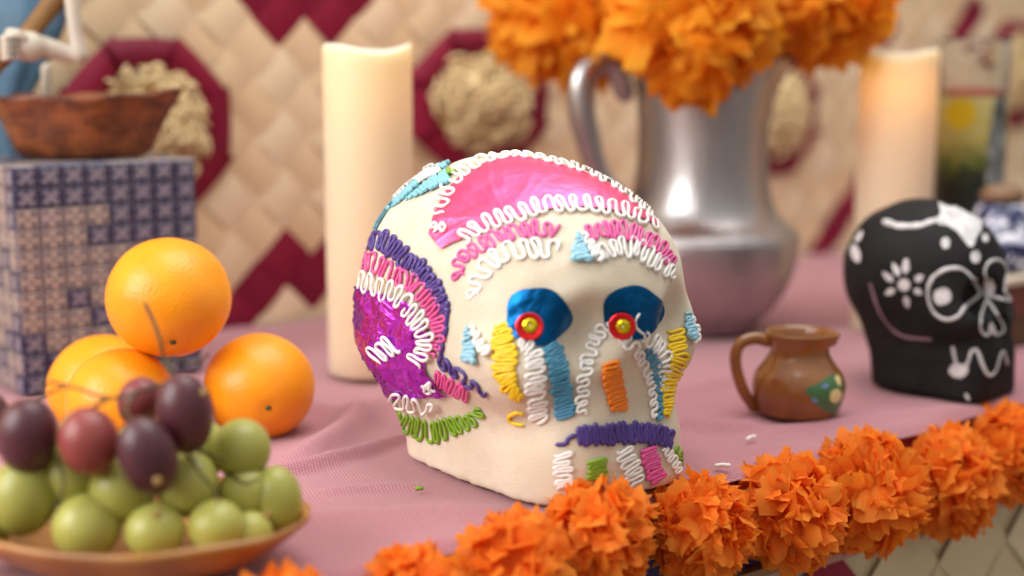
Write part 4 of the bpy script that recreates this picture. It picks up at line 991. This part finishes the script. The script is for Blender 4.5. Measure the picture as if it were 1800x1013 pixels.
# ------------------------------------------------------------------ dish of grapes
DC = np.array([-.1870, .680, 0])
def dish():
    root = thing("clay_dish", DC, "shallow brown clay dish with wavy rim holding grapes", "dish")
    t = NT("tan_clay_glaze"); v = t.coord(); n = t.noise(v, 26, 5); t.set(base=t.ramp(n, [(.3, srgb(116, 70, 26)), (.6, srgb(172, 116, 50)), (.75, srgb(190, 138, 72))]), rough=.4, coat=.3, normal=t.bump(t.noise(v, 90, 3), .25, .0015))
    a_, b_, th = .0875, .064, math.radians(-7)
    prof = [(.01, .002), (.55, .002), (.62, .003), (.80, .012), (.93, .024), (.985, .0295), (1.0, .032), (.985, .0335), (.955, .031), (.88, .022), (.7, .010), (.4, .007), (.01, .007)]; v = []
    for r, z in spline(prof, 40):
        for k in range(80):
            a = 2 * math.pi * k / 80; w = 1 + (.018 * math.sin(a * 5 + 1) + .012 * math.sin(a * 9)) * max(0, (r - .6) / .4); x, y = a_ * r * w * math.cos(a), b_ * r * w * math.sin(a)
            v.append((DC[0] + x * math.cos(th) - y * math.sin(th), DC[1] + x * math.sin(th) + y * math.cos(th), max(.0015, z * .80 + .0018 * math.sin(a * 5) * max(0, r - .6))))
    part("dish_bowl", v, grid_faces(40, 80, True), t.m, root)
dish()
def mat_grape(name, c1, c2, bloom, sss):
    t = NT(name); v = t.coord(); n = t.noise(v, 60, 4); n2 = t.noise(v, 160, 4); oi = t.new("ObjectInfo")
    base = t.mix(t.math('ADD', t.math('MULTIPLY', n, .6), t.math('MULTIPLY', oi.outputs["Random"], .5)), c1, c2); base = t.mix(t.ramp(n2, [(.4, (0, 0, 0)), (.8, (bloom,) * 3)]), base, srgb(176, 170, 186))
    t.set(base=base, rough=.38, sss=sss, sssr=(1, .9, .3), ssss=.006, spec=.5); return t.m
M_GG = mat_grape("green_grape", srgb(146, 148, 44), srgb(182, 178, 84), .2, .8)
M_GD = mat_grape("dark_grape", srgb(44, 10, 20), srgb(84, 18, 28), .14, .2)
M_GR = mat_grape("red_grape", srgb(150, 58, 40), srgb(112, 30, 36), .16, .3)
M_GST = m_simple("grape_stalk", srgb(70, 62, 28), .7, var=.35, vscale=120)
M_GTIP = m_simple("grape_scar", srgb(150, 120, 64), .8)
gv, gf = uvsphere(1, 1, 1, 26, 18)
GM = {k: mesh_of("grape", gv, gf, m) for k, m in (("g", M_GG), ("d", M_GD), ("r", M_GR))}
def bunch(name, loc, label, items, stalks):
    root = thing(name, loc, label, "grapes")
    for kind, px, Y, rx, rz, tilt in items:
        c = aty(*px, Y); o = obj("grape", GM[kind], root); o.location = tuple(c - loc); k = Y / FPX
        o.scale = (rx * k, rx * k, rz * k); o.rotation_euler = (random.uniform(-.2, .2), math.radians(tilt), 0)
    for pts, r in stalks:
        P = spline([aty(x, y, Y) for x, y, Y in pts], 6 * len(pts)); part("stalk", *tube(P, np.linspace(r, r * .7, len(P)) * .72, 7), M_GST, root)
    return root
b1 = bunch("green_grape_bunch", DC + (0, 0, .008), "bunch of pale green grapes piled in the clay dish",
      [("g", (425, 790), .690, 53, 56, 0), ("g", (487, 878), .684, 46, 62, -6), ("g", (153, 926), .658, 62, 62, 60), ("g", (272, 934), .658, 55, 52, 0), ("g", (381, 926), .660, 52, 50, 0), ("g", (42, 872), .664, 62, 74, 12),
       ("g", (124, 836), .672, 54, 60, 0), ("g", (215, 862), .668, 60, 62, 0), ("g", (330, 852), .676, 56, 60, 20), ("g", (432, 868), .684, 50, 54, 0), ("g", (-40, 930), .662, 58, 60, 0), ("g", (355, 790), .70, 48, 54, 0), ("g", (60, 790), .70, 52, 56, 0),
       ("g", (250, 790), .715, 54, 54, 0), ("g", (150, 770), .72, 52, 54, 0), ("g", (440, 940), .668, 42, 44, 0)],
      [([(330, 800, .66), (350, 830, .655), (375, 860, .655), (384, 885, .65)], .0011), ([(400, 830, .68), (430, 850, .668), (456, 842, .665)], .0011), ([(100, 800, .66), (112, 850, .645), (96, 900, .638)], .0011), ([(340, 790, .66), (372, 800, .664), (395, 812, .67)], .0013)])
b2 = bunch("dark_grape_bunch", DC + (-.01, .0, .03), "bunch of dark purple and red grapes lying on the green ones",
      [("d", (48, 766), .660, 55, 72, 8), ("r", (156, 776), .655, 54, 63, -14), ("d", (260, 802), .648, 53, 76, -14), ("d", (325, 727), .668, 51, 76, -4), ("r", (246, 706), .690, 40, 46, 20), ("d", (-22, 745), .690, 44, 60, 0)],
      [([(255, 535, .70), (268, 562, .695), (282, 600, .69), (290, 640, .688), (312, 668, .68)], .0014), ([(312, 668, .68), (296, 630, .685), (340, 640, .688), (368, 622, .69)], .0012), ([(312, 668, .68), (240, 690, .67), (190, 700, .665), (120, 680, .67), (70, 700, .668)], .0013),
       ([(190, 700, .665), (160, 720, .66), (158, 730, .658)], .0016), ([(240, 690, .67), (222, 720, .655), (236, 745, .65)], .0013), ([(120, 680, .67), (90, 672, .672), (62, 684, .675)], .0011), ([(70, 700, .668), (52, 708, .664)], .0015), ([(312, 668, .68), (352, 690, .676), (352, 740, .67)], .0011)])
for px, Y, par in (((277, 846), .634, b2), ((470, 905), .655, b1), ((276, 905), .641, b1), ((360, 690), .658, b2)):
    c = aty(*px, Y); v, f = uvsphere(.0022, .0016, .0022, 8, 6); part("blossom_scar", v + c, f, M_GTIP, par)
print("objects", len(bpy.data.objects), "tris", sum(sum(len(p.vertices) - 2 for p in m.polygons) for m in bpy.data.meshes))
